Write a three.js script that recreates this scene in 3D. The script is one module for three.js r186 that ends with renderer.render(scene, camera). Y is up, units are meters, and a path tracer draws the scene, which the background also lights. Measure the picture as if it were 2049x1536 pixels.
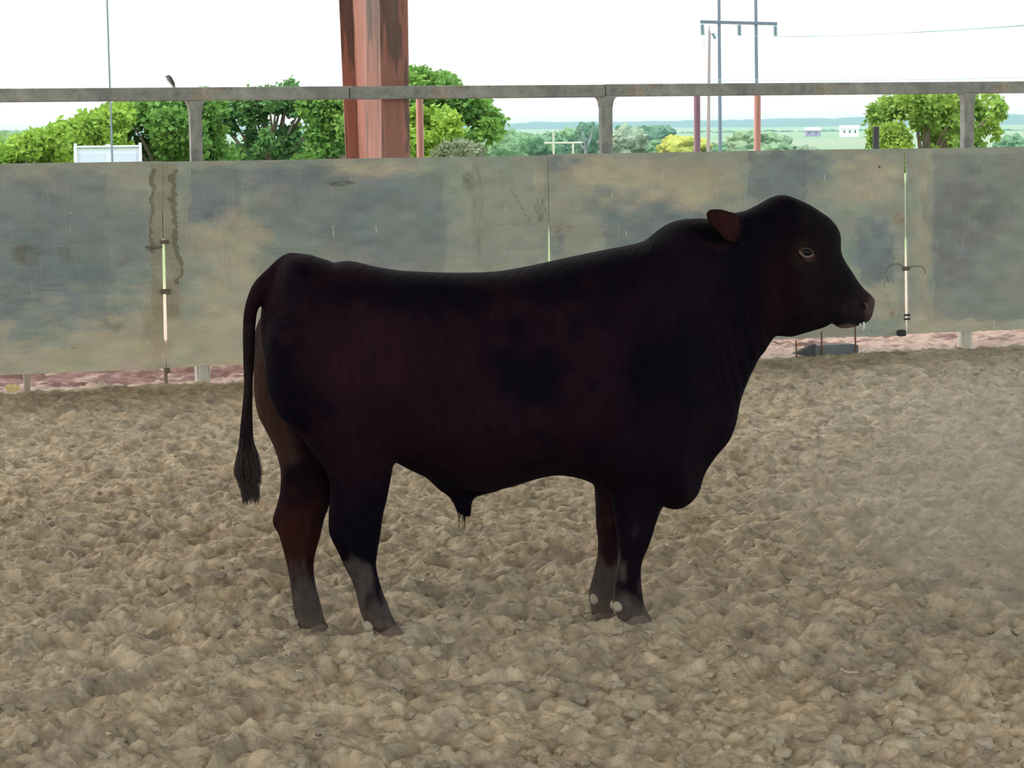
import * as THREE from 'three';
import { mergeGeometries, mergeVertices } from 'three/addons/utils/BufferGeometryUtils.js';
import { RoundedBoxGeometry } from 'three/addons/geometries/RoundedBoxGeometry.js';

// ------------------------------------------------------------------ camera, sky, sun, exposure
const IW = 2049, IH = 1536, F = 4500, EYE = 1.52, PITCH = 0.1146, ROLL = -0.0126;
const scene = new THREE.Scene();
const camera = new THREE.PerspectiveCamera(2 * Math.atan(IH / 2 / F) * 180 / Math.PI, IW / IH, 0.1, 20000);
camera.position.set(0, EYE, 0);
camera.rotation.order = 'YXZ';
camera.rotation.set(-PITCH, 0, ROLL);
camera.updateMatrixWorld(true);
scene.add(camera);

const renderer = new THREE.WebGLRenderer({ antialias: true });
renderer.toneMapping = THREE.LinearToneMapping;
renderer.toneMappingExposure = 1.45;
renderer.shadowMap.enabled = true;
renderer.shadowMap.type = THREE.PCFSoftShadowMap;

const SKY = { horizon: 0.80, zenith: 3.4 };
const sun = new THREE.DirectionalLight(0xfff1dd, 1.6);
sun.position.set(-85, 125, -18);
sun.target.position.set(0, 0, -18);
sun.shadow.radius = 9;
sun.castShadow = true;
sun.shadow.mapSize.set(4096, 4096);
Object.assign(sun.shadow.camera, { left: -60, right: 60, top: 60, bottom: -60, near: 1, far: 400 });
scene.add(sun, sun.target);
scene.fog = new THREE.FogExp2(new THREE.Color().setRGB(0.46, 0.78, 1.0), 0.00006);

// ------------------------------------------------------------------ small tools
const V3 = THREE.Vector3, R = Math.random, PI = Math.PI;
function rng(seed) { let a = seed >>> 0; return () => { a = (a + 0x6d2b79f5) | 0; let t = Math.imul(a ^ (a >>> 15), 1 | a); t = (t + Math.imul(t ^ (t >>> 7), 61 | t)) ^ t; return ((t ^ (t >>> 14)) >>> 0) / 4294967296; }; }
const clamp = (x, a = 0, b = 1) => x < a ? a : x > b ? b : x, lerp = (a, b, t) => a + (b - a) * t;
const ss = (a, b, x) => { const t = clamp((x - a) / (b - a)); return t * t * (3 - 2 * t); };
const h2 = (x, y) => { let h = Math.imul(x | 0, 374761393) + Math.imul(y | 0, 668265263) | 0; h = Math.imul(h ^ (h >>> 13), 1274126177); return ((h ^ (h >>> 16)) >>> 0) / 4294967296; };
const h3 = (x, y, z) => h2(x + Math.imul(z | 0, 7919), y + Math.imul(z | 0, 104729));
function n2(x, y) { const ix = Math.floor(x), iy = Math.floor(y), fx = x - ix, fy = y - iy, u = fx * fx * (3 - 2 * fx), v = fy * fy * (3 - 2 * fy); return lerp(lerp(h2(ix, iy), h2(ix + 1, iy), u), lerp(h2(ix, iy + 1), h2(ix + 1, iy + 1), u), v) * 2 - 1; }
function n3(x, y, z) { const iz = Math.floor(z), fz = z - iz, w = fz * fz * (3 - 2 * fz); return lerp(n2(x + iz * 17.17, y + iz * 31.7), n2(x + (iz + 1) * 17.17, y + (iz + 1) * 31.7), w); }
const fbm2 = (x, y, o = 4) => { let s = 0, a = 0.5; for (let i = 0; i < o; i++) { s += a * n2(x, y); x = x * 2.03 + 13.1; y = y * 2.03 + 7.7; a *= 0.5; } return s; };
const fbm3 = (x, y, z, o = 3) => { let s = 0, a = 0.5; for (let i = 0; i < o; i++) { s += a * n3(x, y, z); x = x * 2.03 + 3.1; y = y * 2.03 + 7.7; z = z * 2.03 + 5.3; a *= 0.5; } return s; };
const interp = (tab, x) => { if (x <= tab[0][0]) return tab[0][1]; for (let i = 1; i < tab.length; i++) if (x <= tab[i][0]) return lerp(tab[i - 1][1], tab[i][1], (x - tab[i - 1][0]) / (tab[i][0] - tab[i - 1][0])); return tab[tab.length - 1][1]; };
const lin = (r, g, b) => new THREE.Color().setRGB(r, g, b);
const srgb = (r, g, b) => new THREE.Color().setRGB(r / 255, g / 255, b / 255, THREE.SRGBColorSpace);

const taken = {};
function numbered(name) { const n = taken[name] = (taken[name] ?? -1) + 1; return n ? name + '_' + String(n).padStart(3, '0') : name; }
function tag(o, label, category, group, kind) { if (label) o.userData.label = label; if (category) o.userData.category = category; if (group) o.userData.group = group; if (kind) o.userData.kind = kind; return o; }
function thing(name, label, category, pos = [0, 0, 0], group) { const g = new THREE.Group(); g.name = numbered(name); g.position.set(...pos); scene.add(g); return tag(g, label, category, group); }
function part(name, geo, mat, parent) { const m = new THREE.Mesh(geo, mat); m.name = name; m.castShadow = m.receiveShadow = true; parent.add(m); return m; }
function top(name, geo, mat, label, category, group, kind) { const m = part(numbered(name), geo, mat, scene); return tag(m, label, category, group, kind); }

// a point of the photograph: its ray, its point at a depth along the lens axis, where it meets a plane
const Mcam = camera.matrixWorld;
const ray = (px, py) => new V3((px - IW / 2) / F, -(py - IH / 2) / F, -1).transformDirection(Mcam);
const at = (px, py, depth) => new V3((px - IW / 2) / F * depth, -(py - IH / 2) / F * depth, -depth).applyMatrix4(Mcam);
function hit(px, py, point, normal) { const d = ray(px, py), o = camera.position; return d.multiplyScalar(point.clone().sub(o).dot(normal) / d.dot(normal)).add(o); }

// ------------------------------------------------------------------ textures
function dataTex(w, h, f, srgbSpace = true) {
  const d = new Uint8Array(w * h * 4);
  for (let y = 0; y < h; y++) for (let x = 0; x < w; x++) { const c = f(x / w, y / h, x, y), o = (y * w + x) * 4; d[o] = clamp(c[0], 0, 255); d[o + 1] = clamp(c[1], 0, 255); d[o + 2] = clamp(c[2], 0, 255); d[o + 3] = 255; }
  const t = new THREE.DataTexture(d, w, h); t.magFilter = THREE.LinearFilter; t.minFilter = THREE.LinearMipmapLinearFilter; t.generateMipmaps = true; t.wrapS = t.wrapT = THREE.RepeatWrapping; if (srgbSpace) t.colorSpace = THREE.SRGBColorSpace; t.needsUpdate = true; return t;
}
// tileable noise
function tn(u, v, n, seed = 0) { const x = u * n, y = v * n, ix = Math.floor(x), iy = Math.floor(y), fx = x - ix, fy = y - iy, a = fx * fx * (3 - 2 * fx), b = fy * fy * (3 - 2 * fy), H = (i, j) => h2(((i % n) + n) % n + seed * 131, ((j % n) + n) % n + seed * 57); return lerp(lerp(H(ix, iy), H(ix + 1, iy), a), lerp(H(ix, iy + 1), H(ix + 1, iy + 1), a), b) * 2 - 1; }
const tfbm = (u, v, n, o, s = 0) => { let r = 0, a = 0.5; for (let i = 0; i < o; i++) { r += a * tn(u, v, n << i, s + i); a *= 0.5; } return r; };

// overcast sky: a little over white at the horizon, about three times as bright overhead
{
  const W = 512, H = 256, d = new Float32Array(W * H * 4);
  for (let y = 0; y < H; y++) for (let x = 0; x < W; x++) {
    const e = ((y + 0.5) / H - 0.5) * PI, az = ((x + 0.5) / W - 0.5) * 2 * PI, s = Math.max(0, Math.sin(e));
    const dx = Math.cos(az) * Math.cos(e), dz = Math.sin(az) * Math.cos(e);
    let L = lerp(SKY.horizon, SKY.zenith, s) * (1 + 0.05 * n3(dx * 3, s * 9, dz * 3));
    const cool = ss(-0.35, 0.55, dx);                 // thin cloud, whiter towards the sun side
    let c = [L * lerp(1.0, 0.79, cool), L * lerp(1.0, 0.93, cool), L * lerp(0.995, 0.98, cool)];
    if (e < 0) c = [0.55, 0.52, 0.42];
    d.set([...c, 1], (y * W + x) * 4);
  }
  const t = new THREE.DataTexture(d, W, H, THREE.RGBAFormat, THREE.FloatType);
  t.mapping = THREE.EquirectangularReflectionMapping; t.magFilter = THREE.LinearFilter; t.needsUpdate = true;
  scene.background = t; scene.environment = t;
}

// ------------------------------------------------------------------ the fence line's own axes: s along it, off towards the camera
const P0 = at(0, 327, 13.04), P1 = at(2049, 297, 15.05);
const U = new V3(P1.x - P0.x, 0, P1.z - P0.z), WLEN = U.length(); U.normalize();
const N = new V3(-U.z, 0, U.x);                       // towards the arena
const W0 = new V3(P0.x, 0, P0.z);
const Wp = (s, y, off = 0) => W0.clone().addScaledVector(U, s).addScaledVector(N, off).setY(y);
const wallRot = Math.atan2(-U.z, U.x);
function onWall(px, py, off = 0) { const p = hit(px, py, W0.clone().addScaledVector(N, off), N); return { s: p.clone().sub(W0).dot(U), y: p.y }; }
const sOf = (px, py, off = 0) => onWall(px, py, off).s;
const offOf = (x, z) => (x - W0.x) * N.x + (z - W0.z) * N.z, sAt = (x, z) => (x - W0.x) * U.x + (z - W0.z) * U.z;
function placeOnWall(o, s, y, off = 0) { o.position.copy(Wp(s, y, off)); o.rotation.y = wallRot; return o; }

// ------------------------------------------------------------------ materials
const noiseTex = dataTex(256, 256, (u, v) => { const n = 0.5 + 0.45 * tfbm(u, v, 8, 5, 3); return [n * 255, n * 255, n * 255]; }, false);
function std(color, rough = 0.8, opt = {}) { return new THREE.MeshStandardMaterial({ color, roughness: rough, ...opt }); }
const railTex = dataTex(512, 256, (u, v) => {
  const n = tfbm(u, v, 6, 6, 11), m = tfbm(u, v, 32, 3, 5), rust = ss(0.18, 0.3, tfbm(u, v, 5, 5, 21)), sc = ss(0.25, 0.4, tn(u * 1, v, 64, 9)) * 0.3;
  return [161 + n * 34 + m * 26 + rust * 5 - sc * 30, 165 + n * 34 + m * 24 - rust * 6 - sc * 30, 161 + n * 30 + m * 24 - rust * 14 - sc * 28];
});
railTex.repeat.set(1.1, 1.1);
const M = {
  rail: std(0xffffff, 0.62, { map: railTex, metalness: 0.15, bumpMap: noiseTex, bumpScale: 0.0008 }),
  post: std(srgb(150, 146, 136), 0.6, { map: railTex, metalness: 0.1 }),
  sleeve: std(srgb(205, 202, 192), 0.6),
  pipe: std(srgb(214, 160, 150), 0.6),
  pipeDark: std(srgb(160, 128, 146), 0.6),
  black: std(srgb(52, 52, 56), 0.5),
};

// ------------------------------------------------------------------ floor of the arena: loose churned dirt
const hoofMounds = [];                                 // filled before the floor is made
function clods(x, z, size, seed) {                     // rounded lumps of uneven height
  const X = x / size, Z = z / size, ix = Math.floor(X), iz = Math.floor(Z); let best = 0;
  for (let j = -1; j <= 1; j++) for (let i = -1; i <= 1; i++) {
    const a = ix + i, b = iz + j, r1 = h2(a + seed * 71, b), r2 = h2(a, b + seed * 93), r3 = h2(a + 17, b + 91 + seed);
    const dx = X - a - r1, dz = Z - b - r2, ang = r3 * 6.28, c = Math.cos(ang), s = Math.sin(ang), ex = (dx * c + dz * s) / (0.45 + 0.5 * r1), ez = (dz * c - dx * s) / (0.4 + 0.35 * r2);
    const q = 1 - ex * ex - ez * ez; if (q > 0) { const hgt = Math.sqrt(q) * (0.25 + 0.75 * r3 * r3); if (hgt > best) best = hgt; }
  }
  return best;
}
function pits(x, z, size, seed) {                      // hoof prints
  const X = x / size, Z = z / size, ix = Math.floor(X), iz = Math.floor(Z); let s = 0;
  for (let j = -1; j <= 1; j++) for (let i = -1; i <= 1; i++) {
    const a = ix + i, b = iz + j, r1 = h2(a + seed * 31, b + 5), r2 = h2(a + 9, b + seed * 43), r3 = h2(a + 3, b + 1 + seed);
    if (r3 < 0.35) continue;
    const dx = (X - a - r1) * size, dz = (Z - b - r2) * size, ang = r1 * 3.1 + r2, c = Math.cos(ang), sn = Math.sin(ang), ex = (dx * c + dz * sn) / (0.05 + 0.05 * r2), ez = (dz * c - dx * sn) / (0.045 + 0.03 * r1), q = ex * ex + ez * ez;
    if (q < 5) s += (r3 - 0.1) * (-Math.exp(-q * q * 0.9) + 0.45 * Math.exp(-7 * (Math.sqrt(q) - 1.45) ** 2));
  }
  return s;
}
function floorH(x, z) {
  const wx = x + 0.03 * n2(x * 9, z * 9), wz = z + 0.03 * n2(x * 9 + 40, z * 9 + 3);
  let h = 0.022 * fbm2(x * 1.7, z * 1.7, 3) + 0.016 * fbm2(wx * 8, wz * 11, 4);
  h += 0.030 * pits(wx, wz, 0.19, 2) + 0.013 * pits(wx + 3, wz, 0.08, 9);
  const patch = ss(-0.25, 0.25, fbm2(x * 1.3 + 9, z * 1.3, 2));
  h += 0.012 * clods(wx, wz, 0.095, 3) * (0.3 + 0.7 * patch) + 0.017 * clods(wx + 5, wz, 0.048, 5) + 0.013 * clods(wx, wz, 0.028, 8);
  h += 0.006 * fbm2(x * 55, z * 55, 2) - 0.022;
  for (const m of hoofMounds) { const q = ((x - m.x) ** 2 + (z - m.z) ** 2) / (m.r * m.r); if (q < 6) { const k = Math.exp(-q * q * 0.5); h = lerp(h, m.y + (h + 0.01) * 0.55, k); } }
  const off = offOf(x, z);                             // the dirt is piled a little against the fence
  h = h * lerp(0.55, 1, ss(0.1, 1.5, off)) + 0.02 * ss(1.2, 0.25, off) - 0.10 * ss(0.12, -0.12, off);
  return h;
}
const dirtFine = dataTex(512, 512, (u, v) => { const n = tfbm(u, v, 16, 5, 40), g = h2(u * 512 | 0, v * 512 | 0) - 0.5; const k = 222 + n * 60 + g * 34; return [k, k * 0.985, k * 0.96]; });
const dirtBump = dataTex(512, 512, (u, v) => { const k = 128 + tfbm(u, v, 24, 5, 61) * 150; return [k, k, k]; }, false);
const dirtMat = new THREE.MeshStandardMaterial({ vertexColors: true, roughness: 0.97, map: dirtFine, bumpMap: dirtBump, bumpScale: 0.012 });
function clodTint(x, z, size, seed) {                  // each clod has its own dryness
  const X = x / size + 0.35 * n2(x * 21, z * 21), Z = z / size + 0.35 * n2(x * 21 + 9, z * 21), ix = Math.floor(X), iz = Math.floor(Z); let best = 9, v = 0;
  for (let j = -1; j <= 1; j++) for (let i = -1; i <= 1; i++) { const a = ix + i, b = iz + j, dx = X - a - h2(a + seed * 71, b), dz = Z - b - h2(a, b + seed * 93), d = dx * dx + dz * dz; if (d < best) { best = d; v = h2(a + 5 + seed, b + 77); } }
  return v - 0.5;
}
function dirtColor(x, z, h, out) {
  const a = fbm2(x * 2.3 + 31, z * 2.3, 4), b = fbm2(x * 14, z * 14 + 9, 3), damp = ss(0.16, 0.34, fbm2(x * 5.5 + 70, z * 5.5, 3)), red = ss(0.0, 0.35, fbm2(x * 3 + 7, z * 3 + 55, 3));
  const side = ss(0.6, 2.6, x + 0.3 * n2(x, z));       // greyer, drier dust on this side of the pen
  const e = fbm2(x * 34, z * 44 + 5, 3);
  const t1 = clodTint(x, z, 0.06, 3), t2 = clodTint(x, z, 0.13, 6);
  let r = 0.64 + a * 0.08 + b * 0.065 + e * 0.06 + t1 * 0.055 + (t2 < -0.3 ? -0.03 : t2 > 0.36 ? 0.03 : 0), g = r * lerp(0.853, 0.90, side), bl = r * lerp(0.64, 0.725, side);
  r *= 1 + 0.03 * red; bl *= 1 - 0.03 * red;
  const d = 1 - 0.17 * damp; out[0] = r * d; out[1] = g * d; out[2] = bl * d * (1 + 0.06 * damp);
}

// ------------------------------------------------------------------ the bull
// outlines follow the photograph on upright planes through the animal, then get real thickness
const YAW = 0.21, BX = 0.0, BZ = -6.78;
const bull = thing('bull', 'dark red-brown young bull standing side on in the dirt, head to the right', 'bull', [BX, 0, BZ]);
bull.rotation.y = YAW;
const bAxis = new V3(Math.cos(YAW), 0, -Math.sin(YAW)), bSide = new V3(Math.sin(YAW), 0, Math.cos(YAW)), bO = new V3(BX, 0, BZ);
function T(px, py, z = 0) { const p = hit(px, py, bO.clone().addScaledVector(bSide, z), bSide).sub(bO); return [p.dot(bAxis), p.y]; }
const toWorld = (x, y, z) => bO.clone().addScaledVector(bAxis, x).addScaledVector(bSide, z).setY(y);

function smoothPoly(pts, per = 4) { const c = new THREE.CatmullRomCurve3(pts.map(([x, y]) => new V3(x, y, 0)), true, 'centripetal'); return c.getPoints(pts.length * per).slice(0, -1).map((p) => [p.x, p.y]); }
function pillow(pxs, z, W, Rr, { n = 2.2, zc = () => z, grid = 0.004, cut } = {}) {
  const poly = smoothPoly(pxs.map(([x, y]) => T(x, y, z)));
  let x0 = 1e9, x1 = -1e9, y0 = 1e9, y1 = -1e9; for (const [x, y] of poly) { x0 = Math.min(x0, x); x1 = Math.max(x1, x); y0 = Math.min(y0, y); y1 = Math.max(y1, y); }
  const m = 0.06; x0 -= m; y0 -= m; x1 += m; y1 += m;
  const nx = Math.ceil((x1 - x0) / grid) + 1, ny = Math.ceil((y1 - y0) / grid) + 1, E = new Float32Array(nx * ny), K = poly.length;
  for (let j = 0; j < ny; j++) for (let i = 0; i < nx; i++) {
    const px = x0 + i * grid, py = y0 + j * grid; let best = 1e9, inside = false;
    for (let k = 0; k < K; k++) {
      const a = poly[k], b = poly[(k + 1) % K], ex = b[0] - a[0], ey = b[1] - a[1], wx = px - a[0], wy = py - a[1], t = clamp((wx * ex + wy * ey) / (ex * ex + ey * ey + 1e-12)), dx = wx - ex * t, dy = wy - ey * t, d = dx * dx + dy * dy;
      if (d < best) best = d;
      if ((a[1] > py) !== (b[1] > py) && px < ex * (py - a[1]) / ey + a[0]) inside = !inside;
    }
    E[j * nx + i] = Math.sqrt(best) * (inside ? 1 : -1);
  }
  return (x, y, zz) => {
    const cx = clamp(x, x0, x1), cy = clamp(y, y0, y1), gx = Math.min((cx - x0) / grid, nx - 1.001), gy = Math.min((cy - y0) / grid, ny - 1.001), i = gx | 0, j = gy | 0, fx = gx - i, fy = gy - j, o = j * nx + i;
    const e = lerp(lerp(E[o], E[o + 1], fx), lerp(E[o + nx], E[o + nx + 1], fx), fy) - Math.hypot(x - cx, y - cy);
    const w = W(x, y), r = Rr(x, y), dz = Math.abs(zz - zc(x, y)), a = Math.max(r - e, 0) / r, b = dz / w;
    const q = Math.pow(a, n) + Math.pow(b, n);
    return (Math.pow(q, 1 / n) - 1) * Math.min(r, w);
  };
}
const smin = (a, b, k) => { const h = Math.max(k - Math.abs(a - b), 0) / k; return Math.min(a, b) - h * h * k * 0.25; };
const byX = (tab, y = 700) => { const t = tab.map(([px, v]) => [T(px, y)[0], v]); return (x) => interp(t, x); };
const byY = (tab, px, z) => { const t = tab.map(([py, v]) => [T(px, py, z)[1], v]).reverse(); return (y) => interp(t, y); };

const torsoPx = [[578, 509], [598, 508.5], [622, 510], [636, 514.5], [655, 520], [670, 525.5], [686, 523], [704, 522.5], [722, 526], [750, 533], [800, 541], [850, 544], [920, 546], [1000, 543], [1060, 533], [1120, 520], [1180, 507], [1240, 495], [1279, 487], [1299, 480], [1318, 465], [1342, 448], [1367, 439.5], [1396, 437], [1430, 437], [1456, 431], [1478, 425], [1496, 421], [1523, 408], [1544, 396], [1560, 390.5], [1573, 390.5], [1591, 397], [1614, 407.5], [1635, 421], [1655, 435], [1669, 452], [1676, 470], [1676.5, 487], [1677, 500], [1683, 516], [1698, 538.5], [1714, 563], [1726, 577], [1739, 588.5], [1747, 600], [1746, 612], [1742, 632], [1735, 643], [1715, 651], [1701, 655], [1681, 656], [1669, 649], [1660, 647], [1650, 653], [1623, 661.5], [1600, 668.5], [1580, 673.5], [1566, 672.5], [1549, 672], [1539, 678], [1527, 697], [1514, 714], [1500, 740], [1487, 770], [1477, 800], [1469, 845], [1456, 880], [1427, 916], [1407, 949], [1395, 985], [1377, 1005], [1354, 1016], [1330, 1014], [1305, 1000], [1250, 984], [1194, 971], [1165, 958], [1132, 950], [1100, 948], [1060, 956], [1000, 974], [960, 978], [920, 974], [880, 966], [850, 953], [815, 937], [785, 922], [740, 915], [690, 905], [640, 870], [590, 820], [552, 770], [530, 720], [522, 665], [524, 620], [534, 580], [550, 540], [562, 520]];
const Wt = byX([[505, 0.13], [540, 0.19], [600, 0.225], [680, 0.245], [760, 0.25], [850, 0.262], [950, 0.28], [1050, 0.285], [1150, 0.272], [1250, 0.245], [1330, 0.218], [1400, 0.178], [1450, 0.152], [1500, 0.132], [1550, 0.118], [1600, 0.112], [1640, 0.104], [1675, 0.088], [1700, 0.072], [1725, 0.066], [1750, 0.06]]);
const Rt = byX([[505, 0.12], [560, 0.19], [640, 0.25], [900, 0.28], [1150, 0.27], [1300, 0.22], [1380, 0.18], [1450, 0.15], [1520, 0.11], [1580, 0.09], [1660, 0.065], [1700, 0.05], [1745, 0.042]]);
const G = (px, py, a, sx, sy = sx) => { const [cx, cy] = T(px, py); return (x, y) => { const q = ((x - cx) / sx) ** 2 + ((y - cy) / sy) ** 2; return q > 9 ? 0 : a * Math.exp(-q); }; };
const bumps = [G(1588, 500, 0.014, 0.034, 0.028), G(1586, 507, -0.012, 0.026, 0.014), G(1570, 600, 0.012, 0.06), G(1640, 590, -0.008, 0.04), G(1718, 606, 0.008, 0.022, 0.03), G(1714, 613, -0.020, 0.010, 0.012), G(1690, 641, -0.010, 0.032, 0.006), G(1700, 625, 0.006, 0.03, 0.02),
  G(1340, 760, 0.03, 0.10, 0.2), G(1270, 640, 0.012, 0.05, 0.16), G(1225, 760, -0.016, 0.035, 0.16), G(800, 690, -0.022, 0.09, 0.07), G(770, 575, 0.02, 0.05, 0.035), G(650, 640, 0.02, 0.1, 0.09), G(870, 620, -0.012, 0.05, 0.08), G(1000, 820, 0.02, 0.22, 0.1), G(1530, 560, -0.01, 0.03, 0.12), G(1380, 560, 0.014, 0.08, 0.1)];
const [nx0, ny0] = T(1440, 640), [, chestY] = T(1420, 800), [, headLowY] = T(1600, 660), [, headMidY] = T(1600, 560), [ear0x] = T(1480, 450);
const [neckA] = T(1370, 700), [neckB] = T(1540, 700), [headA] = T(1545, 600);
function torsoW(x, y) {
  let w = Wt(x); for (const b of bumps) w += b(x, y);
  const chest = ss(neckA - 0.12, neckA + 0.08, x) * ss(chestY + 0.15, chestY - 0.3, y); w *= 1 - 0.5 * chest;     // brisket and dewlap
  const jaw = ss(headA - 0.03, headA + 0.05, x) * ss(headMidY, headLowY - 0.01, y); w *= 1 - 0.34 * jaw;
  const fold = ss(neckA - 0.08, neckA + 0.06, x) * ss(neckB + 0.05, neckB - 0.05, x) * ss(ny0 - 0.32, ny0 - 0.1, y) * ss(ny0 + 0.2, ny0 + 0.05, y);
  w += fold * 0.0035 * Math.sin((x * 0.94 + (y - ny0) * 0.32) * 165 + 1.6 * n2(x * 9, y * 5)) ;
  return w + 0.003 * fbm2(x * 9 + 4, y * 9, 2);
}
const torso = pillow(torsoPx, 0, torsoW, (x) => Rt(x), { n: 2.25 });

const hindNearPx = [[700, 610], [780, 680], [812, 780], [800, 860], [789, 920], [783, 960], [776, 1000], [769, 1030], [764, 1068], [757, 1110], [755, 1133], [763, 1171], [777, 1209], [788, 1237], [799, 1254], [806, 1264], [800, 1272], [770, 1270], [746, 1262], [731, 1245], [723, 1225], [719, 1209], [709, 1171], [690, 1133], [680, 1110], [668, 1087], [661, 1068], [660, 1030], [663, 975], [655, 946], [626, 905], [606, 878], [581, 854], [557, 829], [537, 780], [531, 720], [540, 660], [600, 612]];
const hn = { z: 0.13, W: byY([[620, 0.09], [760, 0.115], [860, 0.10], [930, 0.078], [1000, 0.055], [1060, 0.046], [1100, 0.04], [1150, 0.032], [1200, 0.034], [1230, 0.042], [1270, 0.042]], 720, 0.13), Rr: byY([[620, 0.1], [760, 0.16], [860, 0.12], [930, 0.09], [1000, 0.072], [1060, 0.07], [1100, 0.052], [1150, 0.036], [1230, 0.042], [1270, 0.045]], 720, 0.13) };
const hindNear = pillow(hindNearPx, hn.z, (x, y) => hn.W(y), (x, y) => hn.Rr(y), { zc: (x, y) => lerp(0.105, 0.13, ss(0.3, 0.8, y)), n: 2.1, grid: 0.003 });
const hindFarPx = [[610, 640], [700, 700], [720, 850], [700, 920], [668, 968], [662, 995], [655, 1014], [646, 1039], [640, 1067], [629, 1105], [626, 1133], [631, 1171], [641, 1209], [648, 1237], [655, 1250], [658, 1258], [650, 1266], [618, 1266], [601, 1257], [591, 1240], [585, 1209], [580, 1171], [574, 1133], [567, 1105], [556, 1067], [544, 1042], [551, 1014], [559, 985], [561, 956], [560, 936], [549, 897], [530, 858], [516, 829], [509, 780], [509, 714], [512, 660], [530, 630]];
const hindFar = pillow(hindFarPx, -0.12, (x, y) => hn.W(y), (x, y) => hn.Rr(y) * 0.95, { zc: (x, y) => -lerp(0.1, 0.125, ss(0.3, 0.8, y)), n: 2.1, grid: 0.003 });
const foreNearPx = [[1240, 800], [1325, 820], [1335, 920], [1330, 1000], [1324, 1014], [1313, 1044], [1303, 1077], [1291, 1108], [1286, 1120], [1283, 1136], [1283, 1159], [1285, 1182], [1288, 1202], [1292, 1217], [1299, 1229], [1303, 1239], [1294, 1247], [1262, 1247], [1243, 1243], [1235, 1232], [1230, 1217], [1228, 1202], [1229, 1182], [1232, 1159], [1236, 1135], [1238, 1118], [1237, 1083], [1232, 1044], [1227, 1012], [1224, 982], [1212, 900]];
const fn = { W: byY([[820, 0.06], [950, 0.066], [1010, 0.056], [1060, 0.047], [1090, 0.046], [1130, 0.034], [1170, 0.032], [1200, 0.038], [1240, 0.042]], 1270, 0.1), Rr: byY([[820, 0.08], [950, 0.078], [1010, 0.066], [1060, 0.056], [1090, 0.045], [1130, 0.035], [1170, 0.038], [1200, 0.042], [1240, 0.046]], 1270, 0.1) };
const foreNear = pillow(foreNearPx, 0.095, (x, y) => fn.W(y), (x, y) => fn.Rr(y), { n: 2.1, grid: 0.003, zc: (x, y) => lerp(0.09, 0.13, ss(0.45, 0.8, y)) });
const foreFarPx = [[1190, 880], [1280, 880], [1275, 980], [1262, 1044], [1248, 1083], [1236, 1112], [1233, 1135], [1230, 1159], [1227, 1182], [1224, 1205], [1226, 1220], [1230, 1233], [1216, 1240], [1196, 1239], [1185, 1230], [1181, 1208], [1178, 1191], [1181, 1172], [1193, 1126], [1197, 1083], [1193, 1054], [1192, 1012], [1190, 972]];
const foreFar = pillow(foreFarPx, -0.085, (x, y) => fn.W(y), (x, y) => fn.Rr(y) * 0.9, { n: 2.1, grid: 0.003, zc: (x, y) => -lerp(0.08, 0.12, ss(0.45, 0.8, y)) });

const tailPx = [[640, 530], [610, 514], [580, 508.5], [558, 517], [534, 539], [508, 566], [495, 595], [488, 625], [486, 656], [486, 695], [487, 740], [488, 773], [484, 820], [481, 850], [479, 874], [476, 900], [477, 930], [482, 955], [492, 968], [504, 968], [514, 955], [516, 930], [511, 900], [507, 874], [505.5, 838], [505.5, 773], [508, 734], [510, 695], [511, 656], [517, 617], [538, 593], [562, 575], [620, 570]];
const tailW = byY([[520, 0.04], [600, 0.03], [700, 0.019], [860, 0.016], [910, 0.024], [945, 0.026], [968, 0.016]], 500, 0);
const tailR = byY([[520, 0.045], [580, 0.03], [640, 0.021], [700, 0.018], [860, 0.018], [910, 0.026], [968, 0.02]], 500, 0);
const tail = pillow(tailPx, 0, (x, y) => tailW(y), (x, y) => tailR(y), { n: 2, grid: 0.0025 });
const sheathPx = [[850, 930], [862, 960], [878, 979], [897, 992.5], [908, 1008], [915, 1024], [925, 1030], [940, 1033], [943, 1018], [943.5, 1008], [949, 996], [967, 989], [1000, 977], [1010, 940]];
const sheath = pillow(sheathPx, 0, (x, y) => lerp(0.017, 0.05, ss(T(930, 1030)[1], T(930, 960)[1], y)), (x, y) => lerp(0.017, 0.05, ss(T(930, 1030)[1], T(930, 960)[1], y)), { n: 2, grid: 0.003 });
const earPx = [[1486, 470], [1492, 440], [1478, 429], [1462, 424], [1448, 420], [1436, 417.5], [1424, 417], [1412, 420], [1406, 427], [1407, 436], [1412, 446], [1420, 455], [1428, 462], [1440, 476], [1450, 482], [1460, 485], [1475, 486]];
const earZ = byX([[1400, 0.185], [1440, 0.165], [1490, 0.085]], 450);
const ear = pillow(earPx, 0.14, (x, y) => 0.012 + 0.012 * ss(ear0x - 0.06, ear0x, x), () => 0.03, { n: 2, grid: 0.002, zc: (x, y) => earZ(x) - 1.6 * Math.max(0, 0.0 + (y - T(1430, 448, 0.14)[1])) ** 2 * 6 });
const farEarPx = [[1520, 500], [1525, 470], [1512, 462], [1498, 462], [1484, 466], [1470, 476], [1474, 494], [1490, 506], [1508, 512]];
const farEar = pillow(farEarPx, -0.14, () => 0.013, () => 0.028, { n: 2, grid: 0.003, zc: (x) => -lerp(0.17, 0.08, ss(T(1470, 480, -0.14)[0], T(1525, 480, -0.14)[0], x)) });

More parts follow.
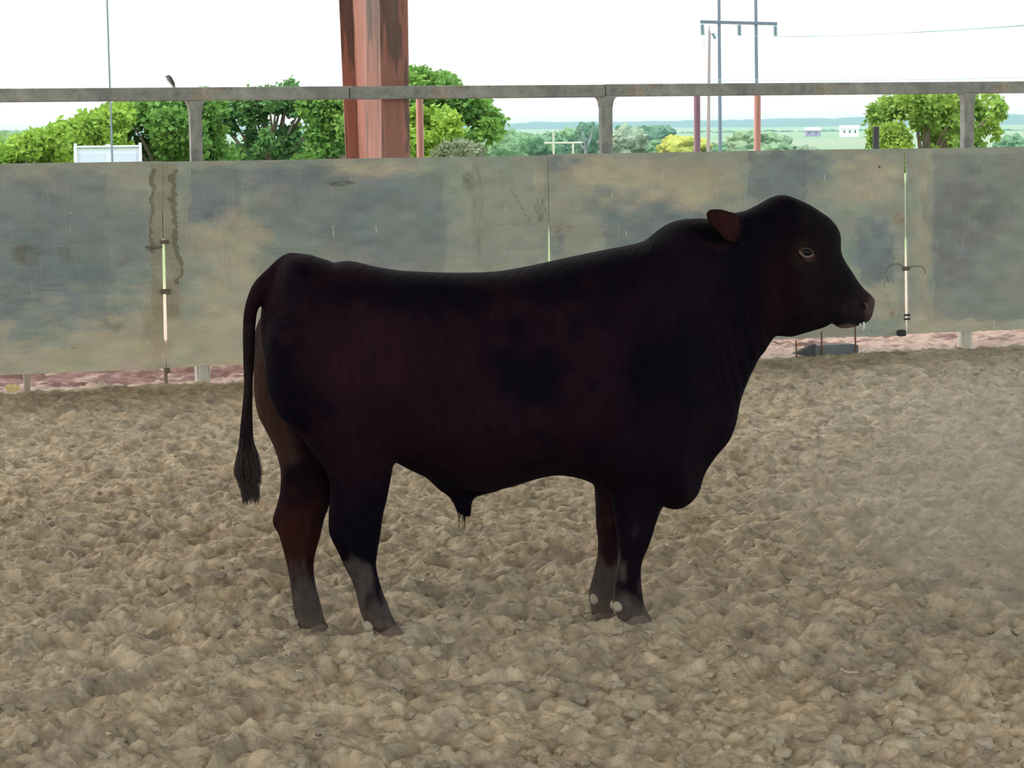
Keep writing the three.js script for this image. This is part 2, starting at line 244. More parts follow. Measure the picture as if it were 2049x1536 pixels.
function bullField(x, y, z) {
  let d = torso(x, y, z);
  if (y < 0.98) {
    if (x < 0.1) { if (z > -0.06) d = smin(d, hindNear(x, y, z), 0.035); if (z < 0.06) d = smin(d, hindFar(x, y, z), 0.035); }
    if (x > 0 && y < 0.75) { if (z > -0.06) d = smin(d, foreNear(x, y, z), 0.035); if (z < 0.06) d = smin(d, foreFar(x, y, z), 0.035); }
    if (y < 0.6 && x < 0.15 && x > -0.45) d = smin(d, sheath(x, y, z), 0.02);
  }
  if (x < -0.45) d = smin(d, tail(x, y, z), 0.014);
  if (x > 0.4 && y > 0.95) { if (z > 0.02) d = smin(d, ear(x, y, z), 0.016); if (z < -0.02) d = smin(d, farEar(x, y, z), 0.016); }
  return d;
}
// dual mesh of a field on a grid
function meshField(f, lo, hi, h) {
  const nx = Math.ceil((hi[0] - lo[0]) / h) + 1, ny = Math.ceil((hi[1] - lo[1]) / h) + 1, nz = Math.ceil((hi[2] - lo[2]) / h) + 1, D = new Float32Array(nx * ny * nz), B = 8, sx = 1, sy = nx, sz = nx * ny;
  for (let bz = 0; bz < nz; bz += B) for (let by = 0; by < ny; by += B) for (let bx = 0; bx < nx; bx += B) {
    const d = f(lo[0] + (bx + 4) * h, lo[1] + (by + 4) * h, lo[2] + (bz + 4) * h), far = Math.abs(d) > h * 4 * 1.74 * 1.9 + 0.012;
    for (let z = bz; z < Math.min(bz + B, nz); z++) for (let y = by; y < Math.min(by + B, ny); y++) for (let x = bx; x < Math.min(bx + B, nx); x++) D[z * sz + y * sy + x] = far ? d : f(lo[0] + x * h, lo[1] + y * h, lo[2] + z * h);
  }
  const pos = [], idx = [], id = new Int32Array(nx * ny * nz).fill(-1), corner = [0, sx, sy, sx + sy, sz, sz + sx, sz + sy, sz + sx + sy], edges = [[0, 1], [2, 3], [4, 5], [6, 7], [0, 2], [1, 3], [4, 6], [5, 7], [0, 4], [1, 5], [2, 6], [3, 7]];
  for (let z = 0; z < nz - 1; z++) for (let y = 0; y < ny - 1; y++) for (let x = 0; x < nx - 1; x++) {
    const o = z * sz + y * sy + x; let m = 0; for (let k = 0; k < 8; k++) if (D[o + corner[k]] < 0) m |= 1 << k;
    if (m === 0 || m === 255) continue;
    let px = 0, py = 0, pz = 0, c = 0;
    for (const [a, b] of edges) { const da = D[o + corner[a]], db = D[o + corner[b]]; if ((da < 0) === (db < 0)) continue; const t = da / (da - db); px += lerp(a & 1, b & 1, t); py += lerp((a >> 1) & 1, (b >> 1) & 1, t); pz += lerp(a >> 2, b >> 2, t); c++; }
    id[o] = pos.length / 3; pos.push(lo[0] + (x + px / c) * h, lo[1] + (y + py / c) * h, lo[2] + (z + pz / c) * h);
  }
  const quad = (a, b, c, d, flip) => { if (a < 0 || b < 0 || c < 0 || d < 0) return; flip ? idx.push(a, c, b, a, d, c) : idx.push(a, b, c, a, c, d); };
  for (let z = 1; z < nz - 1; z++) for (let y = 1; y < ny - 1; y++) for (let x = 1; x < nx - 1; x++) {
    const o = z * sz + y * sy + x, s = D[o] < 0;
    if (s !== D[o + sx] < 0) quad(id[o - sy - sz], id[o - sz], id[o], id[o - sy], !s);
    if (s !== D[o + sy] < 0) quad(id[o - sx - sz], id[o - sx], id[o], id[o - sz], !s);
    if (s !== D[o + sz] < 0) quad(id[o - sx - sy], id[o - sy], id[o], id[o - sx], !s);
  }
  const g = new THREE.BufferGeometry(); g.setAttribute('position', new THREE.Float32BufferAttribute(pos, 3)); g.setIndex(idx); g.computeVertexNormals(); return g;
}
{
  const lo = T(455, 1300), hi = T(1765, 380), g = meshField(bullField, [lo[0], -0.06, -0.36], [hi[0], hi[1] + 0.03, 0.36], 0.0052);
  const p = g.attributes.position, nrm = g.attributes.normal, n = p.count, col = new Float32Array(n * 3), uv = new Float32Array(n * 2);
  const [eyeX, eyeY] = T(1590, 506), [mzX, mzY] = T(1730, 618), [lipX, lipY] = T(1690, 651), [butX, butY] = T(552, 850), [hkX, hkY] = T(590, 1060, -0.12), [earX, earY] = T(1430, 450, 0.14), [redX, redY] = T(1560, 590), [tailX] = T(508, 700);
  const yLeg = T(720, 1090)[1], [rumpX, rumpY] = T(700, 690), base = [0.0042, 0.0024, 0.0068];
  for (let i = 0; i < n; i++) {
    const x = p.getX(i), y = p.getY(i), z = p.getZ(i), nz = n3(x * 22, y * 22, z * 22), big = fbm3(x * 4, y * 4, z * 4, 3), streak = fbm3(x * 60, y * 18, z * 60, 2);
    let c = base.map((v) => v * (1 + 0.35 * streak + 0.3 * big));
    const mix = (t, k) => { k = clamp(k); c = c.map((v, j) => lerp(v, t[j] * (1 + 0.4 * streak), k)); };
    mix([0.0180, 0.0056, 0.0100], ss(-0.10, 0.26, big + 0.2 * nz - 0.05) * lerp(0.80, 0.30, ss(0.12, 0.42, x + 0.1 * big)) * lerp(0.55, 1, ss(0.5, 0.75, y + 0.2 * big))); mix([0.026, 0.0095, 0.013], ss(0.17, 0.08, Math.hypot((x - rumpX) * 0.75, y - rumpY) + 0.05 * nz + 0.03 * streak) * 0.6);                                     // redder coat patches; sheen of rump and shade of belly and neck painted in
    mix([0.014, 0.0045, 0.0048], ss(0.16, 0.05, Math.hypot(x - redX, (y - redY) * 0.6) + 0.02 * nz) * 0.7);  // red cheek
    mix([0.018, 0.011, 0.010], ss(0.065, 0.03, Math.hypot(x - eyeX, y - eyeY) + 0.012 * nz) * ss(0.03, 0.06, z));
    mix([0.17, 0.10, 0.08], ss(0.024, 0.012, Math.hypot((x - eyeX - 0.010), (y - eyeY + 0.010) * 1.5) + 0.005 * nz) * ss(0.03, 0.06, z));
    mix([0.0105, 0.0075, 0.0085], ss(headA + 0.02, headA + 0.10, x + 0.03 * nz) * ss(0.72, 0.85, y) * 0.8);
    mix([0.15, 0.085, 0.085], ss(0.034, 0.018, Math.hypot(x - mzX - 0.008, (y - mzY + 0.004) * 0.62) + 0.006 * nz));
    mix([0.024, 0.018, 0.019], ss(0.10, 0.05, Math.hypot(x - mzX + 0.02, (y - mzY) * 0.9) + 0.02 * nz) * 0.6);
    mix([0.15, 0.10, 0.095], ss(0.034, 0.02, Math.hypot((x - lipX) * 0.8, (y - lipY + 0.004) * 2.6) + 0.006 * nz));
    mix([0.030, 0.009, 0.009], ss(0.085, 0.05, Math.hypot(x - earX, y - earY) + 0.012 * nz) * ss(earZ(x) - 0.035, earZ(x) - 0.02, z) * ss(0.115, 0.135, z));
    if (x < butX + 0.12 && x > tailX) mix([0.056, 0.030, 0.024], ss(0.12, 0.05, Math.hypot(x - butX, (y - butY - 0.06) * 0.42) + 0.03 * nz) * ss(0.05, -0.06, z) * 1.0);  // paler inner thigh
    if (z < 0.02 && x < 0) mix([0.036, 0.0115, 0.009], ss(0.15, 0.03, Math.hypot(x - hkX, (y - hkY) * 0.7) + 0.05 * nz + 0.1 * big) * 0.9);
    if (x < tailX && y < 0.95) mix([0.022, 0.015, 0.014], 0.7 + 0.3 * nz);
    if (x > 0.1 && x < 0.36 && z < -0.02 && y < 0.5) mix([0.030, 0.010, 0.010], 0.6 + 0.3 * nz);
    const dust = ss(0.02, 0.32, (yLeg - y) * 1.5 + 0.5 * fbm3(x * 16, y * 8, z * 16, 4) + 0.14 * nz + 0.08 * streak) * ss(yLeg + 0.06, yLeg - 0.02, y);   // caked dust on the shanks
    mix([0.078, 0.064, 0.058], dust * 0.85);
    mix([0.12, 0.095, 0.075], ss(0.09, 0.02, y + 0.05 * nz + 0.03 * streak) * 0.75);
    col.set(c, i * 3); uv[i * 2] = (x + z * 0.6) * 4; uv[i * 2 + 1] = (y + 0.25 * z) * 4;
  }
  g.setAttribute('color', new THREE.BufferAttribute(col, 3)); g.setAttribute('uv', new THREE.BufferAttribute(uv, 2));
  const hair = dataTex(512, 512, (u, v) => { const k = 128 + 90 * tn(u * 1 + 0.02 * tn(u, v, 6, 2), v, 128, 7) * 0.6 + 70 * tn(u, v, 48, 12) + 40 * tn(u, v, 14, 4); return [k, k, k]; }, false); hair.repeat.set(1.0, 0.45);
  const coat = new THREE.MeshPhysicalMaterial({ vertexColors: true, roughness: 0.8, specularIntensity: 0.10, bumpMap: hair, bumpScale: 0.004 });
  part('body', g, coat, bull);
  // eye with lids
  const E = T(1587, 501); let ez = 0.08; while (bullField(E[0], E[1], ez) < 0) ez += 0.001;
  const eg = new THREE.SphereGeometry(0.021, 28, 20); eg.scale(1, 0.62, 0.7);
  const eye = part('eye', eg, new THREE.MeshPhysicalMaterial({ color: lin(0.006, 0.005, 0.006), roughness: 0.2, specularIntensity: 0.4 }), bull); eye.position.set(E[0], E[1], ez - 0.006); eye.rotation.z = -0.25; eye.userData.label = 'dark glossy eye';
  const lid = (y0, name, c, tilt) => { const t = new THREE.TubeGeometry(new THREE.CatmullRomCurve3([-1, -0.6, 0, 0.6, 1].map((u) => new V3(u * 0.0235, y0 * (1 - u * u), 0.005 * (1 - u * u)))), 20, 0.0042, 8); const m = part(name, t, std(c, 0.75), bull); m.position.set(E[0], E[1], ez + 0.002); m.rotation.z = -0.25; return m; };
  lid(0.0125, 'upper_eyelid', lin(0.03, 0.018, 0.016)); lid(-0.0135, 'lower_eyelid', lin(0.16, 0.095, 0.075)).userData.label = 'pale tan lower eyelid';
  // nostril
  const Nn = T(1717, 611); let nz_ = 0.02; while (bullField(Nn[0], Nn[1], nz_) < 0) nz_ += 0.001;
  const nv = (() => { const e = 0.004, q = [Nn[0], Nn[1], nz_], f = (i) => { const a = [...q], b = [...q]; a[i] += e; b[i] -= e; return bullField(...a) - bullField(...b); }; return new V3(f(0), f(1), f(2)).normalize(); })(), nq = new THREE.Quaternion().setFromUnitVectors(new V3(0, 0, 1), nv);
  const rg = new THREE.TorusGeometry(0.0125, 0.0042, 10, 28, 4.9); rg.rotateZ(-2.5); rg.scale(0.8, 1.15, 0.9); const nr = part('nostril', rg, std(lin(0.13, 0.075, 0.075), 0.6), bull); nr.position.set(Nn[0], Nn[1], nz_).addScaledVector(nv, -0.001); nr.quaternion.copy(nq); nr.userData.label = 'pinkish rim of the nostril';
  const nh = new THREE.SphereGeometry(0.0105, 18, 14); nh.scale(0.85, 1.2, 0.3); const nhm = part('nostril_opening', nh, std(lin(0.006, 0.003, 0.004), 0.95), bull); nhm.position.set(Nn[0], Nn[1], nz_).addScaledVector(nv, -0.0006); nhm.quaternion.copy(nq);
  // white wet drops on and under the muzzle
  const wet = new THREE.MeshPhysicalMaterial({ color: lin(0.85, 0.9, 0.92), roughness: 0.12, transmission: 0.25, thickness: 0.004, ior: 1.33 });
  for (const [a, b, r, z, l] of [[1728, 651, 0.0046, 0.03, 3.2], [1721, 649, 0.003, 0.034, 1.8], [1739, 607, 0.0032, 0.046, 1], [1747, 600, 0.003, 0.01, 1], [1746, 633, 0.0028, 0.0, 1.2]]) { const q = T(a, b, z), s = new THREE.SphereGeometry(r, 12, 10); s.scale(1, l, 1); const m = part('white_drop', s, wet, bull); m.position.set(q[0], q[1], z); m.userData.label = 'white wet drop at the muzzle'; }
  // hooves and dew claws
  const hoofMat = std(lin(0.13, 0.095, 0.075), 0.7, { bumpMap: noiseTex, bumpScale: 0.002 }), clawMat = std(lin(0.40, 0.345, 0.27), 0.85, { bumpMap: noiseTex, bumpScale: 0.003 }), heelMat = std(lin(0.24, 0.15, 0.12), 0.8);
  function clawGeo(len, h, w) { const g = new THREE.SphereGeometry(1, 24, 16), p = g.attributes.position; for (let i = 0; i < p.count; i++) { let x = p.getX(i), y = p.getY(i), z = p.getZ(i); y = y < 0 ? Math.max(y, -0.55) : y; const sl = 1 - 0.28 * clamp(y); x = Math.sign(x) * Math.pow(Math.abs(x), 0.8) * sl + (y < 0 ? 0 : -0.18 * y); p.setXYZ(i, x * len, y * h, z * w); } g.computeVertexNormals(); return g; }
  for (const [name, px, py, z, ln, tilt] of [['near hind', 786, 1274, 0.105, 0.042, -0.12], ['far hind', 634, 1266, -0.1, 0.04, -0.05], ['near fore', 1274, 1247, 0.09, 0.042, 0], ['far fore', 1207, 1241, -0.08, 0.04, 0]]) {
    const [x, y] = T(px, py, z);
    const hoof = part('hoof', mergeGeometries([-1, 1].map((s) => { const g = clawGeo(ln, 0.042, 0.025); g.translate(0, 0, s * 0.024); return g; })), hoofMat, bull); hoof.position.set(x, y, z); hoof.rotation.z = tilt;
    const w = toWorld(x, y, z); hoofMounds.push({ x: w.x, z: w.z, y: y + 0.012, r: 0.085 });
  }
  for (const [px, py, z, r] of [[1236, 1213, 0.116, 0.0135], [1228, 1210, 0.07, 0.011], [1190, 1198, -0.058, 0.0145], [1184, 1195, -0.1, 0.011], [737, 1252, 0.128, 0.0135], [731, 1248, 0.085, 0.011], [588, 1243, -0.085, 0.0125], [583, 1238, -0.122, 0.011]]) {
    const g = new THREE.SphereGeometry(r, 16, 12), p = g.attributes.position; for (let i = 0; i < p.count; i++) { const y = p.getY(i); p.setX(i, p.getX(i) * (1 + 0.35 * clamp(-y / r))); p.setY(i, y * 1.25); } g.computeVertexNormals();
    const [x, y] = T(px, py, z), m = part('dewclaw', g, clawMat, bull); m.position.set(x, y, z); m.rotation.z = 0.35; m.userData.label = 'pale dewclaw';
  }
  // hair of the tail switch, the sheath and the poll
  const r = rng(5);
  function strands(list, w) { const gs = list.map((pts) => { const t = new THREE.TubeGeometry(new THREE.CatmullRomCurve3(pts), 8, w, 4); const p = t.attributes.position, k = 5; for (let i = 0; i < p.count; i++) { const a = Math.floor(i / k) / 8, c = t.parameters.path.getPoint(a), s = 1 - 0.8 * a; p.setXYZ(i, c.x + (p.getX(i) - c.x) * s, c.y + (p.getY(i) - c.y) * s, c.z + (p.getZ(i) - c.z) * s); } return t; }); return mergeGeometries(gs); }
  const sw = []; for (let i = 0; i < 420; i++) { const u = r(), a = r() * 6.28, q = Math.sqrt(r()), top_ = 868 + 60 * r(), cx = lerp(482, 504, u); const end = [487, 493, 503, 512, 517][Math.floor(r() * 5)] + (r() - 0.5) * 6, ly = 985 + 26 * r();
    const mid = lerp(468, 525, u * 0.9 + 0.1 * r()), zz = 0.03 * Math.sin(a) * q; const P = (px, py, z) => { const t = T(px, py, z); return new V3(t[0], t[1], z); }; sw.push([P(cx, top_, zz * 0.5), P(lerp(cx, mid, 0.8), lerp(top_, 945, 0.6), zz), P(mid, 950, zz), P(lerp(mid, end, 0.75), lerp(950, ly, 0.7), zz * 0.6), P(end, ly, zz * 0.3)]); }
  part('tail_switch', strands(sw, 0.0013), std(lin(0.034, 0.026, 0.023), 0.8), bull).userData.label = 'brushy grey-brown hair at the tail end';
  const sh = []; for (let i = 0; i < 16; i++) { const b = 914 + 26 * r(), e = b + (r() - 0.4) * 14, z = (r() - 0.5) * 0.02, y1 = 1044 + 18 * r(); const P = (px, py) => { const t = T(px, py, z); return new V3(t[0], t[1], z); }; sh.push([P(b, 1022), P(lerp(b, e, 0.3) + 3 * (r() - 0.5), 1036), P(e, y1)]); }
  part('sheath_hair', strands(sh, 0.0016), std(lin(0.02, 0.009, 0.009), 0.8), bull);
}

// ------------------------------------------------------------------ floor mesh, finest in front of the camera
{
  const NA = 900, NR = 960, r0 = 4.2, r1 = 17.5, pos = new Float32Array((NA + 1) * (NR + 1) * 3), col = new Float32Array(pos.length), uv = new Float32Array((NA + 1) * (NR + 1) * 2), idx = [], c = [0, 0, 0];
  for (let j = 0; j <= NR; j++) { const d = r0 * Math.pow(r1 / r0, j / NR); for (let i = 0; i <= NA; i++) {
    const q = i / NA * 2 - 1, aq = Math.abs(q), x = d * Math.sign(q) * (aq < 0.84 ? aq / 0.84 * 0.29 : 0.29 + (aq - 0.84) / 0.16 * 0.36), z = -d, o = j * (NA + 1) + i, h = floorH(x, z); pos[o * 3] = x; pos[o * 3 + 1] = h; pos[o * 3 + 2] = z; dirtColor(x, z, h, c); col.set(c, o * 3); uv[o * 2] = x * 1.6; uv[o * 2 + 1] = z * 1.6; } }
  const keep = (o) => offOf(pos[o * 3], pos[o * 3 + 2]) > -0.25;
  for (let j = 0; j < NR; j++) for (let i = 0; i < NA; i++) { const a = j * (NA + 1) + i, b = a + 1, d = a + NA + 1, e = d + 1; if (keep(a) || keep(e)) idx.push(a, b, d, b, e, d); }
  const g = new THREE.BufferGeometry(); g.setAttribute('position', new THREE.BufferAttribute(pos, 3)); g.setAttribute('color', new THREE.BufferAttribute(col, 3)); g.setAttribute('uv', new THREE.BufferAttribute(uv, 2)); g.setIndex(idx); g.computeVertexNormals();
  top('floor', g, dirtMat, 'churned tan dirt floor of the covered pen', null, null, 'structure');
  // the rest of the pen's floor, out of the frame
  const q = new THREE.PlaneGeometry(46, 17.9, 60, 24); q.rotateX(-PI / 2); const qp = q.attributes.position, qc = new Float32Array(qp.count * 3), qu = q.attributes.uv;
  for (let i = 0; i < qp.count; i++) { const w = Wp(qp.getX(i) + 3, 0, 9 - qp.getZ(i) * -1 - 0.05); qp.setXYZ(i, w.x, -0.075 + 0.01 * n2(w.x * 3, w.z * 3), w.z); dirtColor(w.x, w.z, 0, c); qc.set(c, i * 3); qu.setXY(i, w.x * 1.6, w.z * 1.6); }
  q.setAttribute('color', new THREE.BufferAttribute(qc, 3)); const qi = q.index.array; q.computeVertexNormals(); if (q.attributes.normal.getY(10) < 0) { for (let i = 0; i < qi.length; i += 3) { const t = qi[i]; qi[i] = qi[i + 1]; qi[i + 1] = t; } q.computeVertexNormals(); }
  top('floor', q, dirtMat, 'dirt floor of the covered pen around the churned part', null, null, 'structure');
}
// loose clods lying on the floor
{
  const r = rng(77), geos = [0, 1, 2].map((k) => { const g = mergeVertices(new THREE.IcosahedronGeometry(1, 2).deleteAttribute('uv').deleteAttribute('normal')), p = g.attributes.position; for (let i = 0; i < p.count; i++) { const v = new V3().fromBufferAttribute(p, i), s = 1 + 0.55 * n3(v.x * 1.7 + k * 9, v.y * 1.7, v.z * 1.7) + 0.38 * n3(v.x * 4.5, v.y * 4.5 + k * 5, v.z * 4.5); p.setXYZ(i, v.x * s, v.y * s * 0.62, v.z * s * 0.85); } g.computeVertexNormals(); return g; });
  const clodMat = new THREE.MeshStandardMaterial({ roughness: 0.97 }), holder = new THREE.Group(); holder.name = 'dirt_clods'; scene.add(holder); tag(holder, 'loose dirt clods scattered over the churned floor', 'dirt', null, 'stuff');
  const c = [0, 0, 0], o = new THREE.Object3D();
  geos.forEach((g, k) => {
    const n = 2600, im = new THREE.InstancedMesh(g, clodMat, n); im.name = 'clods'; im.castShadow = im.receiveShadow = true; im.userData.kind = 'stuff';
    for (let i = 0; i < n; i++) {
      const d = 4.6 * Math.pow(15 / 4.6, Math.pow(r(), 1.15)), x = d * (r() * 2 - 1) * 0.33, z = -d, s = 0.0045 + 0.019 * Math.pow(r(), 4.5); if (offOf(x, z) < 0.1) { i--; continue; }
      o.position.set(x, floorH(x, z) - s * 0.05, z); o.rotation.set((r() - 0.5) * 0.7, r() * 6.3, (r() - 0.5) * 0.7); o.scale.setScalar(s); o.updateMatrix(); im.setMatrixAt(i, o.matrix);
      dirtColor(x, z, 0, c); const b = 0.66 + 0.13 * r(); im.setColorAt(i, lin(c[0] * b, c[1] * b, c[2] * b));
    }
    holder.add(im);
  });
}
// straws and twigs one can pick out
{
  const r = rng(9), straw = std(lin(0.62, 0.53, 0.38), 0.8), list = [[752, 1438, 0.085, 'pale forked twig in the dirt at the bottom of the picture', -0.6], [598, 1352, 0.035, 'short white straw below the hind hooves', -0.9], [217, 1476, 0.03, 'short white straw in the left foreground dirt', -0.9], [570, 1300, 0.03, 'pale straw just below the far hind hoof', 0.7], [845, 1172, 0.04, 'curled pale twig behind the near hind hoof', -0.6], [1655, 1050, 0.05, 'pale straw on the grey dirt right of the front legs', -0.5], [1290, 1545 - 40, 0.04, 'pale stub of straw in the foreground below the front hooves', 0.4], [1700, 1352, 0.05, 'thin straw in the right foreground dirt', 0.15], [1436, 962, 0.04, 'bent pale twig right of the brisket', -1.0], [1240, 1005, 0.001, '', 0]];
  for (const [px, py, len, label, a] of list) {
    if (!label) continue;
    const p = hit(px, py, new V3(0, 0.0, 0), new V3(0, 1, 0)); p.y = floorH(p.x, p.z) + 0.006;
    const L = [[-0.5, 0], [-0.15, 0.12], [0.2, -0.05], [0.5, 0.05]].map(([u, v]) => new V3(u * len, 0.004 + 0.3 * Math.abs(v) * len, v * len * 0.8)); for (const q of L) { q.applyAxisAngle(new V3(0, 1, 0), -a * 2 + 0.3); q.y += Math.max(0, floorH(p.x + q.x, p.z + q.z) + 0.004 - p.y); }
    const gs = [new THREE.TubeGeometry(new THREE.CatmullRomCurve3(L), 14, 0.0026, 6)]; if (len > 0.08) gs.push(new THREE.TubeGeometry(new THREE.CatmullRomCurve3([L[1], L[1].clone().add(new V3(0.01, 0.012, 0.02)), L[1].clone().add(new V3(0.026, 0.016, 0.03))]), 8, 0.002, 6));
    const m = top(len > 0.03 && /twig/.test(label) ? 'twig' : 'straw', mergeGeometries(gs), straw, label, /twig/.test(label) ? 'twig' : 'straw'); m.position.copy(p);
  }
}

// ------------------------------------------------------------------ fence: boards, rail, posts
const PT = 1.334, PB = 0.112, BOARD_OFF = 0.062;
const gapS = (px, py) => sOf(px, py, BOARD_OFF);
const gaps = [ // [photo y, half gap in m] down each joint, plus the joint's course
  { px: [[325, 327], [326, 420], [329, 560], [333, 745]], half: [[327, 0.0012], [415, 0.0012], [425, 0.005], [478, 0.006], [490, 0.009], [685, 0.0105], [690, 0.003], [745, 0.003]] },
  { px: [[1097, 317], [1099, 460], [1101, 712]], half: [[317, 0.0012], [455, 0.0014], [464, 0.006], [560, 0.008], [690, 0.008], [712, 0.003]] },
  { px: [[1812, 303], [1813, 480], [1815, 672]], half: [[303, 0.003], [312, 0.007], [335, 0.007], [342, 0.010], [362, 0.011], [370, 0.005], [470, 0.005], [482, 0.010], [625, 0.012], [634, 0.008], [672, 0.005]] },
];
function jointAt(k, y) { const g = gaps[k], tab = g.px.map(([px, py]) => { const w = onWall(px, py, BOARD_OFF); return [w.y, w.s]; }).reverse(), hf = g.half.map(([py, v]) => [onWall(g.px[0][0], py, BOARD_OFF).y, v]).reverse(); return [interp(tab, y), interp(hf, y)]; }
// board faces are painted and soiled: stains copied from the photograph where they are
function boardTexture(s0, s1, seed) {
  const W = 1024, H = 512, c = document.createElement('canvas'); c.width = W; c.height = H; const x = c.getContext('2d'), r = rng(seed);
  x.fillStyle = 'rgb(137,142,133)'; x.fillRect(0, 0, W, H);
  const X = (px, py) => (sOf(px, py, BOARD_OFF) - s0) / (s1 - s0) * W, Y = (px, py) => H - (onWall(px, py, BOARD_OFF).y - PB) / (PT - PB) * H, K = W / 740;
  function blot(px, py, rx, ry, col, alpha, rough = 0.5, n = 120) {      // patch made of many small dabs with a ragged edge
    const cx = X(px, py), cy = Y(px, py); if (cx < -300 || cx > W + 300) return;
    for (let i = 0; i < n; i++) { const a = r() * 6.283, q = Math.sqrt(r()) * (1 + rough * (r() - 0.5)), dx = Math.cos(a) * q * rx * K, dy = Math.sin(a) * q * ry * K, s = (0.12 + 0.25 * r()); x.globalAlpha = alpha * (0.1 + 0.16 * r()); x.fillStyle = `rgb(${col.map((v) => v + (r() - 0.5) * 14 | 0)})`; x.beginPath(); x.ellipse(cx + dx, cy + dy, Math.max(1.5, rx * K * s), Math.max(1.5, ry * K * s * 0.8), (r() - 0.5), 0, 6.3); x.fill(); }
  }
  const tan = [164, 157, 137], blue = [109, 120, 125], dark = [95, 93, 81], rust = [132, 108, 92];
  for (let i = 0; i < 22; i++) { const px = s0 < 0 ? -440 + r() * 770 : 0, cx = r() * W, cy = r() * H; x.globalAlpha = 0.06; const w = 60 + r() * 200, h = 20 + r() * 90; const col = r() < 0.5 ? tan : blue; for (let k = 0; k < 14; k++) { x.fillStyle = `rgb(${col})`; x.globalAlpha = 0.035; x.beginPath(); x.ellipse(cx + (r() - 0.5) * w, cy + (r() - 0.5) * h, w * (0.2 + 0.3 * r()), h * (0.2 + 0.3 * r()), r() - 0.5, 0, 6.3); x.fill(); } }
  // board 1
  blot(110, 470, 200, 110, blue, 0.55); blot(60, 600, 170, 90, blue, 0.5); blot(150, 720, 190, 36, tan, 0.9); blot(250, 690, 90, 60, tan, 0.7); blot(55, 510, 26, 18, dark, 0.8); blot(130, 510, 13, 18, dark, 0.9, 0.5, 60); blot(230, 640, 24, 18, dark, 0.6, 0.5, 60); blot(245, 525, 14, 10, dark, 0.5, 0.5, 50); blot(140, 695, 16, 6, dark, 0.5, 0.5, 30); blot(40, 510, 10, 30, rust, 0.4, 0.5, 40);
  // splashed dust along the foot of the boards
  for (let i = 0; i < 520; i++) { const q = Math.pow(r(), 1.7), cx = r() * W, cy = H - q * H * 0.44, a = s1 < 4.6 ? 0.22 : 0.07; x.globalAlpha = a * (0.4 + r()); x.fillStyle = `rgb(${tan.map((v) => v + (r() - 0.5) * 16 | 0)})`; x.beginPath(); x.ellipse(cx, cy, 8 + 40 * r(), 3 + 9 * r(), 0, 0, 6.3); x.fill(); }
  // dried mud round the first joint, ragged at both edges
  { const L = [], Rr = []; for (let py = 328; py < 645; py += 3) { const w = py < 560 ? 0 : (py - 560) * 0.06; L.push([303 + w * 0.6 + 5 * n2(py * 0.055, 1) + 3 * n2(py * 0.2, 2), py]); Rr.push([351 + 12 * ss(400, 560, py) + 5 * n2(py * 0.05, 9) + 3 * n2(py * 0.21, 4), py]); } const P = [...L, ...Rr.reverse()]; const fillP = (Q, col, al) => { x.globalAlpha = al; x.fillStyle = col; x.beginPath(); Q.forEach(([a, b], i) => i ? x.lineTo(X(a, b), Y(a, b)) : x.moveTo(X(a, b), Y(a, b))); x.fill(); }; fillP(P, 'rgb(137,131,113)', 0.66); const Rf = Rr; const strip = (E, sgn, y1) => { const A = E.filter(([, b]) => b < y1 && b > 336); fillP([...A, ...A.slice().reverse().map(([a, b]) => [a + sgn * (9 + 6 * n2(b * 0.07, 30 + sgn) + 4 * n2(b * 0.23, 5)), b])], 'rgb(92,88,74)', 0.6); }; strip(L, 1, 505); strip(Rf, -1, 570); }
  // bigger soiled fields with fairly straight edges
  { const field = (x0, y0, x1, y1, col, al, wob = 5) => { const Q = [], st = 6; for (let a = x0; a < x1; a += st) Q.push([a, y0 + wob * n2(a * 0.05, y0)]); for (let b = y0; b < y1; b += st) Q.push([x1 + wob * 0.5 * n2(b * 0.06, x1), b]); for (let a = x1; a > x0; a -= st) Q.push([a, y1 + wob * n2(a * 0.05, y1)]); for (let b = y1; b > y0; b -= st) Q.push([x0 + wob * 0.7 * n2(b * 0.06, x0), b]); x.globalAlpha = al; x.fillStyle = `rgb(${col})`; x.beginPath(); Q.forEach(([a, b], i) => i ? x.lineTo(X(a, b), Y(a, b)) : x.moveTo(X(a, b), Y(a, b))); x.fill(); };
    field(380, 337, 484, 442, [96, 108, 113], 0.42, 8); field(505, 345, 888, 560, [104, 112, 113], 0.30, 12); field(-60, 352, 215, 640, [98, 109, 114], 0.26, 14); field(60, 380, 288, 560, [104, 115, 117], 0.22, 16); field(520, 336, 700, 372, [96, 106, 110], 0.35, 7); field(1500, 309, 1612, 398, [92, 104, 112], 0.42, 10); field(1868, 306, 2160, 640, [102, 111, 113], 0.34, 6); field(1205, 425, 1400, 520, [96, 108, 117], 0.35, 14); field(1718, 468, 1788, 570, [96, 107, 116], 0.40, 12); field(890, 322, 960, 560, [150, 152, 142], 0.25, 6); field(1110, 318, 1480, 380, [158, 150, 130], 0.28, 12); }
  // runs of dark mud either side of the first joint
  for (let py = 345; py < 575; py += 4) { if (py % 12 < 4) { blot(309 + 6 * n2(py * 0.06, 1), py, 7, 6, dark, 0.8, 0.8, 10); blot(352 + 10 * n2(py * 0.03, 9), py, 8, 6, dark, 0.8, 0.8, 10); } }
   blot(303, 500, 10, 6, [82, 78, 70], 1.2, 0.3, 30); blot(330, 640, 34, 80, [130, 120, 100], 0.7, 0.5, 80);
